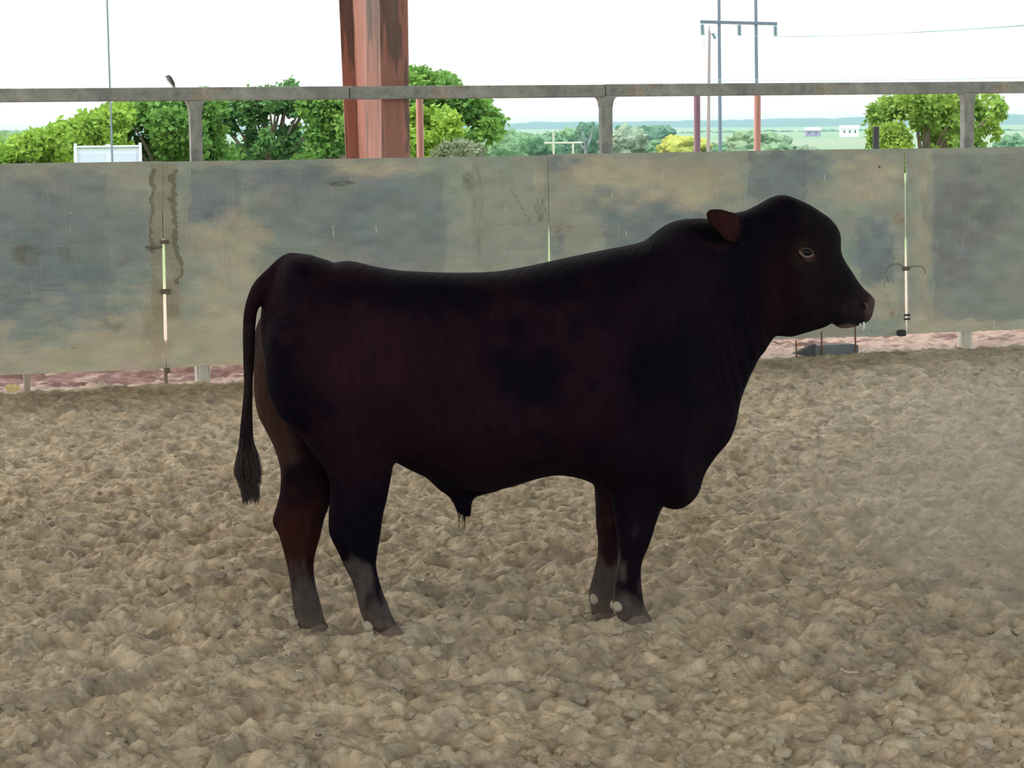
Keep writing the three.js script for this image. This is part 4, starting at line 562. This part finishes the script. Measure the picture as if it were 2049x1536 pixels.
// crown given as lumps [photo x, photo y, radius in photo pixels] at a depth
function tree(label, depth, lumps, cols, leaf, density, seed, { group, name = 'tree', trunkPx, bare = 0 } = {}) {
  const r = rng(seed), sc = depth / F, c0 = trunkPx ?? lumps.reduce((s, l) => s + l[0], 0) / lumps.length, foot = at(c0, 320, depth), gy = groundY(foot.x, foot.z), t = thing(name, label, name === 'bush' ? 'bush' : 'tree', [foot.x, gy, foot.z], group);
  const L = lumps.map(([px, py, pr, dz = 0]) => ({ p: at(px, py, depth + dz).sub(new V3(foot.x, gy, foot.z)), r: pr * sc }));
  let total = 0; for (const l of L) total += l.r * l.r; const n = Math.round(Math.min(14000, total * 12.57 / (leaf * leaf) * density));
  const im = new THREE.InstancedMesh(leafGeo, leafMat, n), o = new THREE.Object3D(); im.name = 'foliage'; im.castShadow = im.receiveShadow = true; im.userData.kind = 'stuff';
  for (let i = 0; i < n; i++) {
    let q = r() * total, l = L[0]; for (const k of L) { q -= k.r * k.r; if (q <= 0) { l = k; break; } }
    const v = new V3(r() * 2 - 1, r() * 2 - 1, r() * 2 - 1).normalize(), rr = l.r * (0.55 + 0.5 * Math.pow(r(), 0.6)) * (1 + 0.28 * n3(v.x * 2.2 + l.p.x * 3, v.y * 2.2 + l.p.y, v.z * 2.2));
    o.position.copy(l.p).addScaledVector(v, rr); o.position.y -= 0.1 * l.r * (1 - v.y) * r(); o.rotation.set(r() * 6.3, r() * 6.3, r() * 6.3); const s = leaf * (0.6 + 0.8 * r()); o.scale.setScalar(s); o.updateMatrix(); im.setMatrixAt(i, o.matrix);
    const mixv = clamp(0.5 + 0.6 * n3(o.position.x * 1.6, o.position.y * 1.6, o.position.z * 1.6 + seed) + (r() - 0.5) * 0.5), b = 0.9 + 0.2 * r(); im.setColorAt(i, lin(lerp(cols[0][0], cols[1][0], mixv) * b, lerp(cols[0][1], cols[1][1], mixv) * b, lerp(cols[0][2], cols[1][2], mixv) * b));
  }
  t.add(im);
  const mid = L.reduce((s, l) => s.add(l.p), new V3()).multiplyScalar(1 / L.length), fork = new V3(mid.x * 0.25, Math.max(0.5, mid.y * 0.5), mid.z * 0.25), tr = name === 'bush' ? 0.03 : 0.085 * depth / 45;
  const bs = [branch(new V3(0, -0.3, 0), fork, tr * 1.3, tr, 0.15, r)]; L.forEach((l, i) => { if (i % 2 === 0 || L.length < 8) bs.push(branch(fork, l.p, tr * 0.7, tr * 0.12, l.r * 0.7, r)); });
  for (let i = 0; i < bare; i++) { const l = L[Math.floor(r() * L.length)]; bs.push(branch(l.p, l.p.clone().add(new V3((r() - 0.5) * 2 * l.r, l.r * (0.9 + 0.5 * r()), (r() - 0.5) * l.r)), tr * 0.15, tr * 0.04, l.r * 0.3, r)); }
  part(name === 'bush' ? 'stem' : 'trunk', mergeGeometries(bs), barkMat, t);
  return t;
}
const lumpsIn = (seed, n, cx, cy, rx, ry, r0, r1, topLine) => { const r = rng(seed), a = []; while (a.length < n) { const u = r() * 2 - 1, v = r() * 2 - 1; if (u * u + v * v > 1) continue; const px = cx + u * rx, pr = lerp(r0, r1, r()); let py = cy + v * ry; if (topLine) py = Math.max(py, interp(topLine, px) + pr * 0.95); a.push([px, py, pr, (r() - 0.5) * 2.4]); } if (topLine) for (let i = 0, m = Math.ceil(n * 0.45); i < m; i++) { const px = cx + rx * 0.92 * ((i + 0.5) / m * 2 - 1), pr = lerp(r0, r1, 0.4 * r()); a.push([px, interp(topLine, px) + pr * (0.8 + 0.4 * r()), pr, (r() - 0.5) * 1.6]); } return a; };
const lightGreen = [[0.19, 0.33, 0.045], [0.26, 0.38, 0.05]], midGreen = [[0.115, 0.255, 0.055], [0.165, 0.30, 0.055]], deepGreen = [[0.075, 0.195, 0.06], [0.115, 0.235, 0.06]];
const lineL = [[-120, 345], [-20, 308], [30, 283], [75, 262], [105, 266], [140, 240], [190, 228], [240, 210], [300, 194], [380, 190], [460, 196], [500, 186], [570, 178], [640, 194], [720, 188]];
tree('small yellow-green tree at the left edge over the fence', 44, lumpsIn(1, 16, 40, 335, 95, 72, 16, 28, lineL), lightGreen, 0.15, 1.9, 11);
tree('light green tree behind the white trailer', 47, lumpsIn(2, 22, 175, 320, 90, 95, 18, 32, lineL), lightGreen, 0.15, 1.8, 12);
tree('broad mid-green tree behind the left rail post', 50, lumpsIn(3, 30, 325, 315, 120, 125, 20, 38, lineL), midGreen, 0.16, 1.7, 13);
tree('darker open tree left of the steel column with sky showing through', 54, [...lumpsIn(4, 14, 470, 320, 70, 120, 16, 30, lineL), ...lumpsIn(24, 16, 575, 330, 90, 75, 18, 30, lineL), ...lumpsIn(25, 8, 570, 206, 70, 16, 12, 18, lineL), [568, 172, 9], [580, 168, 7], [496, 178, 6], [530, 175, 5]], deepGreen, 0.155, 1.35, 14, { bare: 10 });
tree('mid-green bushy tree against the left side of the steel column', 48, lumpsIn(5, 18, 665, 320, 60, 110, 18, 32, lineL), midGreen, 0.15, 1.8, 15);
const lineR = [[780, 170], [815, 148], [850, 140], [862, 158], [890, 150], [905, 172], [930, 186], [960, 200], [985, 222], [1000, 250], [1010, 300]];
tree('tall leafy tree just right of the steel column, top above the rail', 50, [...lumpsIn(6, 34, 890, 290, 105, 130, 18, 32, lineR), [825, 152, 8], [851, 140, 6], [893, 152, 7], [846, 152, 8], [820, 165, 11], [885, 166, 9], [860, 166, 10]], midGreen, 0.155, 1.8, 16, { bare: 5 });
tree('low bright green bush in front of the tall tree by the column', 40, lumpsIn(7, 16, 850, 300, 62, 70, 16, 28, [[790, 250], [830, 222], [880, 215], [915, 250], [930, 290]]), lightGreen, 0.14, 1.8, 17, { name: 'bush' });
tree('grey-green brushy shrub low at the foot of the tall tree', 36, lumpsIn(8, 10, 920, 318, 50, 22, 10, 17, [[860, 300], [910, 282], [960, 290], [985, 300]]), [[0.13, 0.17, 0.10], [0.24, 0.27, 0.17]], 0.08, 1.3, 18, { name: 'bush', bare: 16 });
tree('round leafy tree at the right, in front of the fields', 42, [...lumpsIn(9, 26, 1850, 262, 105, 68, 15, 27, [[1720, 250], [1745, 215], [1780, 196], [1850, 188], [1930, 186], [1990, 205], [2015, 240]]), ...lumpsIn(29, 7, 1975, 236, 40, 36, 11, 18), ...lumpsIn(30, 7, 1770, 285, 34, 24, 10, 16), [1745, 222, 10], [1752, 240, 12]], [[0.16, 0.28, 0.05], [0.24, 0.35, 0.055]], 0.125, 1.35, 19, { trunkPx: 1845, bare: 4 });

// middle distance: separate rounded trees on the falling ground, then woods on the plain
const blobMat = (c) => std(c, 1, { bumpMap: noiseTex, bumpScale: 0.6 });
function roundTree(px, py, wpx, hpx, depth, color, label, seed, group) {
  const r = rng(seed), sc = depth / F, foot = at(px, py, depth), t = thing('distant_tree', label, 'tree', [foot.x, groundY(foot.x, foot.z), foot.z], group), gs = [], k = 7; hpx = (foot.y + hpx * sc - groundY(foot.x, foot.z)) / sc;
  for (let i = 0; i < k; i++) { const g = mergeVertices(new THREE.IcosahedronGeometry(1, 4).deleteAttribute('uv').deleteAttribute('normal')), p = g.attributes.position, a = i / k * 6.28 + r(), rad = (0.34 + 0.2 * r()), cx = Math.cos(a) * 0.32 * (i ? 1 : 0), cy = 0.55 + (i ? (r() - 0.5) * 0.4 : 0.15), cz = Math.sin(a) * 0.3 * (i ? 1 : 0); for (let j = 0; j < p.count; j++) { const v = new V3().fromBufferAttribute(p, j), s = rad * (1 + 0.35 * n3(v.x * 2.4 + i * 5 + seed, v.y * 2.4, v.z * 2.4) + 0.3 * n3(v.x * 7 + seed, v.y * 7, v.z * 7 + i)); p.setXYZ(j, (v.x * s + cx) * wpx * sc, (v.y * s * 0.9 + cy) * hpx * sc * 0.95, (v.z * s + cz) * wpx * sc); } g.computeVertexNormals(); g.setAttribute('uv', new THREE.Float32BufferAttribute(new Float32Array(p.count * 2).map((_, i2) => p.array[(i2 >> 1) * 3 + (i2 & 1)] * 0.2), 2)); gs.push(g); }
  part('crown', mergeGeometries(gs), blobMat(color), t);
  const tg = new THREE.CylinderGeometry(wpx * sc * 0.03, wpx * sc * 0.05, hpx * sc * 0.8, 8); tg.translate(0, hpx * sc * 0.1, 0); part('trunk', tg, barkMat, t);
}
const teal = lin(0.072, 0.155, 0.07), teal2 = lin(0.095, 0.185, 0.08), blueG = lin(0.05, 0.115, 0.065);
[[1012, 318, 60, 50, 340, teal2, 'rounded green tree right behind the brushy shrub, over the fence'], [1062, 318, 64, 46, 420, teal, 'teal-green tree left of the pale pipe frame'], [1100, 300, 60, 34, 700, teal, 'low teal tree above the left post of the pale frame'], [1128, 290, 48, 30, 760, teal2, 'paler round tree above the middle of the pale frame'], [1186, 300, 44, 46, 520, blueG, 'grey-blue tree left of the middle rail post'], [1250, 316, 66, 52, 380, lin(0.16, 0.21, 0.14), 'pale grey-green tree right of the middle rail post'], [1262, 285, 50, 26, 900, blueG, 'dark tree higher behind the pale grey-green tree'], [1310, 288, 70, 34, 860, blueG, 'broad dark blue-green clump of woods in mid distance'], [1328, 316, 56, 34, 420, teal, 'low teal tree left of the yellow-green tree'], [1368, 316, 78, 40, 300, lin(0.24, 0.26, 0.045), 'yellow-green rounded tree by the purple-brown post'], [1522, 308, 98, 44, 330, lin(0.12, 0.19, 0.10), 'grey-green rounded tree behind the salmon post at the right'], [1450, 306, 44, 20, 520, teal, 'small green tree right of the utility poles'], [1616, 306, 34, 12, 640, lin(0.12, 0.17, 0.10), 'small shrub-like tree low in the open field'], [2030, 300, 46, 24, 620, teal, 'small green tree at the right edge over the fence'], [10, 322, 60, 50, 300, lin(0.10, 0.17, 0.06), 'darker round tree at the far left edge']].forEach(([x, y, w, h, d, c, l], i) => roundTree(x, y, w, h, d, c, l, 40 + i));
// woods on the plain
function woods(label, depth, x0, x1, yBase, hpx, color, seed, n) {
  const r = rng(seed), geo = mergeVertices(new THREE.IcosahedronGeometry(1, 3).deleteAttribute('uv').deleteAttribute('normal')), p = geo.attributes.position; for (let j = 0; j < p.count; j++) { const v = new V3().fromBufferAttribute(p, j), s = 1 + 0.4 * n3(v.x * 2, v.y * 2 + seed, v.z * 2) + 0.22 * n3(v.x * 6, v.y * 6, v.z * 6); p.setXYZ(j, v.x * s, v.y * s * 0.8, v.z * s); } geo.computeVertexNormals();
  const im = new THREE.InstancedMesh(geo, std(0xffffff, 1), n), o = new THREE.Object3D(); im.name = numbered('woods'); im.castShadow = im.receiveShadow = true; tag(im, label, 'woods', null, 'stuff'); scene.add(im);
  for (let i = 0; i < n; i++) { const px = lerp(x0, x1, (i + r()) / n), b = yBase(px), sz = hpx * (0.45 + 0.55 * r()) * (0.7 + 0.4 * (1 + n2(px * 0.02, seed))), q = at(px, b - sz * 0.2, depth * (1 + 0.1 * (r() - 0.5))); o.position.copy(q); o.rotation.y = r() * 6; o.scale.set(sz * depth / F * (0.9 + 0.5 * r()), sz * depth / F * 0.7, sz * depth / F); o.updateMatrix(); im.setMatrixAt(i, o.matrix); const k = 0.75 + 0.5 * r(); im.setColorAt(i, lin(color[0] * k, color[1] * k, color[2] * k)); }
}
woods('dark belt of woods across the plain at the right', 2100, 1230, 2200, (px) => 273 - (px - 1230) * 0.011, 11, [0.05, 0.115, 0.06], 3, 170);
woods('blue-green belt of woods left of the open field', 1500, 980, 1330, (px) => 292 - (px - 980) * 0.02, 15, [0.055, 0.125, 0.065], 5, 90);
woods('hedge of green bushes along the near side of the plain', 800, 985, 1420, () => 312, 14, [0.08, 0.16, 0.07], 7, 60);
woods('belt of woods on the plain at the far left', 1600, -160, 120, () => 292, 14, [0.05, 0.12, 0.06], 9, 50);

// ------------------------------------------------------------------ buildings, trailer, poles, posts, bird
function farHouse(px, py, wpx, hpx, depth, wallC, roofC, label, wins) {
  const sc = depth / F, o = at(px, py, depth), t = thing('farm_building', label, 'building', o.toArray()), w = wpx * sc, h = hpx * sc;
  const b = new THREE.BoxGeometry(w, h * 0.62 + 2, w * 0.5); b.translate(0, h * 0.31 - 1, 0); part('wall', b, std(wallC, 0.9), t);
  const sh = new THREE.Shape(); sh.moveTo(-w * 0.29, 0); sh.lineTo(w * 0.29, 0); sh.lineTo(0, h * 0.4); sh.closePath(); const rg = new THREE.ExtrudeGeometry(sh, { depth: w * 1.06, bevelEnabled: false }); rg.rotateY(PI / 2); rg.translate(-w * 0.53, h * 0.6, 0); part('roof', rg, std(roofC, 0.7), t);
  for (const u of wins) { const g = new THREE.BoxGeometry(w * 0.1, h * 0.3, 0.1); g.translate(u * w, h * 0.28, w * 0.25 + 0.03); part('doorway', g, std(lin(0.08, 0.09, 0.11), 0.6), t); }
}
farHouse(1626, 269, 30, 14, 1500, lin(0.28, 0.26, 0.36), lin(0.62, 0.68, 0.74), 'distant farm building with a pale roof in the green field', [-0.25, 0.2]);
farHouse(1699, 268, 36, 17, 1400, lin(0.70, 0.72, 0.70), lin(0.72, 0.80, 0.80), 'larger white farm building left of the round tree', [-0.3, 0.0, 0.3]);

{ // white trailer seen over the boards
  const d = 40, sc = d / F, o = at(217, 330, d), gy = groundY(o.x, o.z), t = thing('trailer', 'white panelled trailer standing outside at the left, seen over the fence', 'trailer', [o.x, gy, o.z]), w = 132 * sc, H = at(217, 293, d).y - gy, wh = std(lin(0.62, 0.65, 0.74), 0.4), wh2 = std(lin(0.50, 0.55, 0.66), 0.45); t.rotation.y = Math.atan2(-o.x, -o.z) + 0.02;
  const body = new RoundedBoxGeometry(w, H - 0.4, 2.6, 2, 0.02); body.translate(0, (H - 0.4) / 2 + 0.4, -1.3); part('box', body, wh, t);
  for (const s of [-1, 1]) { const p = new RoundedBoxGeometry(0.05, H - 0.36, 0.05, 2, 0.008); p.translate(s * (w / 2 - 0.02), (H - 0.36) / 2 + 0.42, 0.02); part('corner_post', p, wh, t); const pan = new RoundedBoxGeometry(w * 0.38, 0.34, 0.02, 2, 0.01); pan.translate(s * w * 0.235, H - 0.28, 0.012); part('panel', pan, wh2, t); }
  const rim = new RoundedBoxGeometry(w, 0.03, 0.05, 2, 0.008); rim.translate(0, H, 0.02); part('rim', rim, wh, t); const hs = new RoundedBoxGeometry(0.09, 0.03, 0.05, 2, 0.008); hs.translate(0, H + 0.022, 0.02); part('latch', hs, wh, t);
  for (const s of [-1, 1]) { const wg = new THREE.CylinderGeometry(0.27, 0.27, 0.16, 24); wg.rotateZ(PI / 2); wg.translate(s * (w / 2 + 0.06), 0.27, -1.3); part('wheel', wg, M.black, t); }
}
{ // thin pole at the left, from the ground up past the top of the picture
  const d = 30, a = at(225, 330, d), gy = groundY(a.x, a.z), g = new THREE.CylinderGeometry(0.011, 0.015, 5.4, 10); g.translate(0, 2.7 - 0.2, 0); const m = top('thin_pole', g, std(lin(0.16, 0.19, 0.22), 0.5), 'thin blue-grey steel pole rising in front of the white trailer', 'pole'); m.position.set(a.x, gy, a.z);
}
// pipe posts of an outer fence
function pipePost(px, pTop, r, mat, off, label) { const w = onWall(px, 290, off), y1 = onWall(px, pTop, off).y, b = Wp(w.s, 0, off), t = thing('pipe_post', label, 'post', [b.x, -0.1, b.z]); const g = new THREE.CylinderGeometry(r, r, y1 + 0.35, 20); g.translate(0, (y1 + 0.35) / 2 - 0.25, 0); part('pipe', g, mat, t); const c = new THREE.CylinderGeometry(r * 1.03, r * 1.03, 0.012, 20); c.translate(0, y1 + 0.106, 0); part('cap', c, mat, t); return t; }
pipePost(841, 190, 0.0245, M.pipe, -1.4, 'salmon-coloured pipe post just right of the steel column');
pipePost(1395, 185, 0.0225, M.pipeDark, -1.1, 'purple-brown pipe post left of the utility poles');
pipePost(1515.5, 180, 0.024, M.pipe, -1.3, 'salmon pipe post in line with the right leg of the pylon');
{ const w = onWall(1753, 254, 0.018), L = 0.75, g = new THREE.CylinderGeometry(0.021, 0.021, L, 20); g.translate(0, -L / 2, 0); const t = thing('pipe_stub', 'short dark pipe stub sticking up behind the boards, in front of the round tree', 'pipe', Wp(w.s, w.y, 0.018).toArray()), sm = std(srgb(86, 88, 98), 0.6); part('pipe', g, sm, t); const r = new THREE.TorusGeometry(0.0195, 0.0025, 8, 24); r.rotateX(PI / 2); part('rim', r, sm, t); }

// utility poles
const wood = std(lin(0.11, 0.135, 0.18), 0.85), woodB = std(lin(0.25, 0.20, 0.20), 0.85), ins = std(lin(0.13, 0.21, 0.24), 0.35), insD = std(lin(0.08, 0.13, 0.16), 0.4);
{
  const D = 190, o = at(1476, 305, D), gy = groundY(o.x, o.z) - 0.5, t = thing('transmission_pylon', 'two-pole wooden transmission pylon with crossarm and hanging insulators', 'pylon', [o.x, gy, o.z]);
  const L = (px, py) => at(px, py, D).sub(new V3(o.x, gy, o.z));
  for (const [xt, xb] of [[1438, 1441.5], [1511.5, 1516]]) { const a = L(xb, 305), b = L(xt, -70); a.y = 0; const dir = b.clone().sub(a), g = new THREE.CylinderGeometry(0.125, 0.16, dir.length(), 14); g.translate(0, dir.length() / 2, 0); const m = part('pole', g, wood, t); m.position.copy(a); m.quaternion.setFromUnitVectors(new V3(0, 1, 0), dir.normalize()); }
  const a = L(1401, 43.5), b = L(1555, 47.5), dir = b.clone().sub(a), g = new RoundedBoxGeometry(dir.length(), 0.27, 0.2, 2, 0.03), m = part('crossarm', g, wood, t); m.position.copy(a.clone().add(b).multiplyScalar(0.5)); m.quaternion.setFromUnitVectors(new V3(1, 0, 0), dir.normalize());
  for (const [px, py, pe, pb] of [[1404.5, 48, 1406.5, 70], [1479, 49, 1479.5, 71], [1551, 51, 1552, 73]]) { const p0 = L(px, py), p1 = L(pe, pb), n = 7, gs = []; for (let i = 0; i < n; i++) { const d = new THREE.CylinderGeometry(0.13, 0.22, 0.10, 14), q = p0.clone().lerp(p1, (i + 0.5) / n); d.translate(q.x, q.y, q.z); gs.push(d); } const rod = new THREE.CylinderGeometry(0.045, 0.045, p0.distanceTo(p1), 8); rod.translate((p0.x + p1.x) / 2, (p0.y + p1.y) / 2, (p0.z + p1.z) / 2); gs.push(rod); part('insulator', mergeGeometries(gs), insD, t); }
}
{
  const D = 150, o = at(1416, 305, D), gy = groundY(o.x, o.z) - 0.4, t = thing('utility_pole', 'shorter wooden utility pole with hardware, left of the pylon legs', 'pole', [o.x, gy, o.z]), L = (px, py) => at(px, py, D).sub(new V3(o.x, gy, o.z));
  const a = L(1416, 305), b = L(1419.5, 62); a.y = 0; const dir = b.clone().sub(a), g = new THREE.CylinderGeometry(0.085, 0.135, dir.length(), 14); g.translate(0, dir.length() / 2, 0); const m = part('pole', g, woodB, t); m.position.copy(a); m.quaternion.setFromUnitVectors(new V3(0, 1, 0), dir.normalize());
  const pin = new THREE.CylinderGeometry(0.03, 0.05, 0.34, 10), q = L(1419, 57); pin.translate(q.x, q.y, q.z); part('pin_insulator', pin, woodB, t);
  const c0 = L(1426, 66), c1 = L(1432, 78), cg = new THREE.CylinderGeometry(0.1, 0.1, 0.42, 14); const cm = part('transformer', cg, ins, t); cm.position.copy(c0.clone().add(c1).multiplyScalar(0.5)); cm.rotation.z = 0.45;
  const arm = new RoundedBoxGeometry(0.42, 0.05, 0.05, 2, 0.01), am = part('bracket_arm', arm, woodB, t); am.position.copy(L(1423, 68)); am.rotation.z = -0.2;
  for (const pts of [[[1406, 80], [1409, 86], [1412, 78], [1415, 80]], [[1408, 88], [1410, 94], [1410, 98], [1414, 96]]]) part('jumper_wire', new THREE.TubeGeometry(new THREE.CatmullRomCurve3(pts.map(([x, y]) => L(x, y))), 16, 0.012, 5), ins, t);
}
{ // conductors running off to the right towards us
  const wire = std(lin(0.22, 0.33, 0.33), 0.5); const D = 190;
  for (const [p, label] of [[[[1552, 73, D], [1640, 72, 165], [1760, 68, 140], [1900, 60, 118], [2120, 44, 92], [2700, -20, 60]], 'upper thin power line running right from the outer insulator'], [[[1479.5, 71, D], [1600, 72, 172], [1800, 66, 140], [2049, 51, 105], [2700, -30, 64]], 'thin power line running right from the middle insulator'], [[[1417, 160, 150], [1620, 160.5, 142], [1860, 159, 132], [2200, 150, 118]], 'low faint power line just above the top rail at the right']]) top('power_line', new THREE.TubeGeometry(new THREE.CatmullRomCurve3(p.map(([x, y, d]) => at(x, y, d))), 80, 0.019, 5), wire, label, 'power line');
}
{ // pale pipe frame in the mid distance
  const D = 120, o = at(1127, 316, D), t = thing('pipe_gate', 'pale pipe frame with two posts standing in the brush mid distance', 'gate', [o.x, groundY(o.x, o.z), o.z]), L = (px, py) => at(px, py, D).sub(t.position), pm = std(lin(0.42, 0.44, 0.36), 0.7);
  for (const [px, y0] of [[1108, 263], [1147, 284]]) { const a = L(px, 316), b = L(px, y0), g = new THREE.CylinderGeometry(0.06, 0.06, b.y - a.y + 1.2, 10); g.translate(a.x, (a.y + b.y) / 2 - 0.6, a.z); part('upright', g, pm, t); }
  const a = L(1089, 287), b = L(1166, 285), g = new THREE.CylinderGeometry(0.055, 0.055, a.distanceTo(b), 10); g.rotateZ(PI / 2); const m = part('crossbar', g, pm, t); m.position.copy(a.add(b).multiplyScalar(0.5));
}
{ // bare dead tree beside the pipe frame
  const D = 130, o = at(1171, 318, D), gy = groundY(o.x, o.z), t = thing('dead_tree', 'small bare dead tree between the pipe frame and the middle post', 'tree', [o.x, gy, o.z]), L = (px, py, dz = 0) => at(px, py, D + dz).sub(t.position), r = rng(8), f = L(1172, 300); const bs = [branch(new V3(0, -0.2, 0), f, 0.12, 0.09, 0.1, r)];
  for (const [x, y] of [[1163, 256], [1168, 268], [1180, 266], [1186, 255], [1178, 276], [1158, 278]]) bs.push(branch(f, L(x, y, (r() - 0.5) * 1), 0.07, 0.015, 0.3, r)); part('trunk', mergeGeometries(bs), std(lin(0.16, 0.18, 0.2), 0.9), t);
}
{ // bird on the rail
  const w = onWall(344, 178, 0), D = 13.3, t = thing('bird', 'small grey-brown bird perched on the top rail, facing left', 'bird', Wp(w.s, railY(w.s) + 0.0395, 0).toArray()); t.rotation.y = wallRot; t.scale.setScalar(1);
  const f = (x, y, z) => { const cap = (ax, ay, az, bx, by, bz, ra, rb) => { const px = x - ax, py = y - ay, pz = z - az, dx = bx - ax, dy = by - ay, dz = bz - az, k = clamp((px * dx + py * dy + pz * dz) / (dx * dx + dy * dy + dz * dz)); return Math.hypot(px - dx * k, py - dy * k, pz - dz * k) - lerp(ra, rb, k); };
    let d = cap(0.006, 0.022, 0, -0.012, 0.05, 0, 0.012, 0.0165); d = smin(d, cap(-0.019, 0.062, 0, -0.024, 0.063, 0, 0.0115, 0.009), 0.008); d = smin(d, cap(0.008, 0.022, 0, 0.02, -0.008, 0, 0.008, 0.004), 0.008); return d; };
  const g = meshField(f, [-0.06, -0.02, -0.03], [0.045, 0.09, 0.03], 0.0022), p = g.attributes.position, col = []; for (let i = 0; i < p.count; i++) { const x = p.getX(i), y = p.getY(i), back = ss(-0.012, 0.008, x + (y - 0.035) * 0.62 + 0.003 * n3(x * 300, y * 300, 1)); const c = [0.34, 0.35, 0.34].map((v, k) => lerp(v, [0.13, 0.125, 0.12][k], back)); col.push(...c); } g.setAttribute('color', new THREE.Float32BufferAttribute(col, 3));
  part('body', g, new THREE.MeshStandardMaterial({ vertexColors: true, roughness: 0.9 }), t);
  const bk = new THREE.ConeGeometry(0.0035, 0.013, 10); bk.rotateZ(PI / 2 + 0.2); bk.translate(-0.038, 0.061, 0); part('beak', bk, std(lin(0.2, 0.2, 0.2), 0.6), t);
  for (const s of [-1, 1]) { const wg = new THREE.SphereGeometry(1, 16, 10); wg.scale(0.008, 0.024, 0.003); wg.rotateZ(0.55); wg.translate(0.003, 0.034, s * 0.0135); part('wing', wg, std(lin(0.10, 0.095, 0.09), 0.9), t); const lg = new THREE.CylinderGeometry(0.0012, 0.0014, 0.016, 6); lg.translate(0.004, 0.006, s * 0.005); part('leg', lg, std(lin(0.2, 0.17, 0.15), 0.8), t); const ey = new THREE.SphereGeometry(0.0014, 8, 6); ey.translate(-0.026, 0.065, s * 0.0085); part('eye', ey, M.black, t); }
}

{ // dust hanging over the dirt at the right
  const gs = [], r = rng(31); for (let i = 0; i < 7; i++) { const k = 0.25 + 0.75 * (i + 1) / 7, g = mergeVertices(new THREE.IcosahedronGeometry(1, 12).deleteAttribute('uv').deleteAttribute('normal')), p = g.attributes.position; for (let j = 0; j < p.count; j++) { const v = new V3().fromBufferAttribute(p, j), s = k * (1 + 0.34 * fbm3(v.x * 1.3 + i * 0.5, v.y * 1.3, v.z * 1.3 + 7, 3)); p.setXYZ(j, v.x * s * 1.0, Math.max(v.y * s * 0.5, -0.26), v.z * s * 1.7); } g.computeVertexNormals(); g.translate((r() - 0.5) * 0.12, 0, (r() - 0.5) * 0.2); gs.push(g); }
  const c = at(2150, 930, 7.6), m = top('dust_cloud', mergeGeometries(gs), new THREE.MeshPhysicalMaterial({ color: lin(0.77, 0.725, 0.635), roughness: 1, transmission: 0.55, thickness: 0, specularIntensity: 0, transparent: true, opacity: 0.05, depthWrite: false }), 'thin cloud of pale dust hanging over the dirt at the right edge', 'dust', null, 'stuff'); m.position.set(c.x, 0.27, c.z);
}

scene.traverse((o) => { if (o.isMesh) { o.castShadow = true; o.receiveShadow = true; } });
renderer.render(scene, camera);
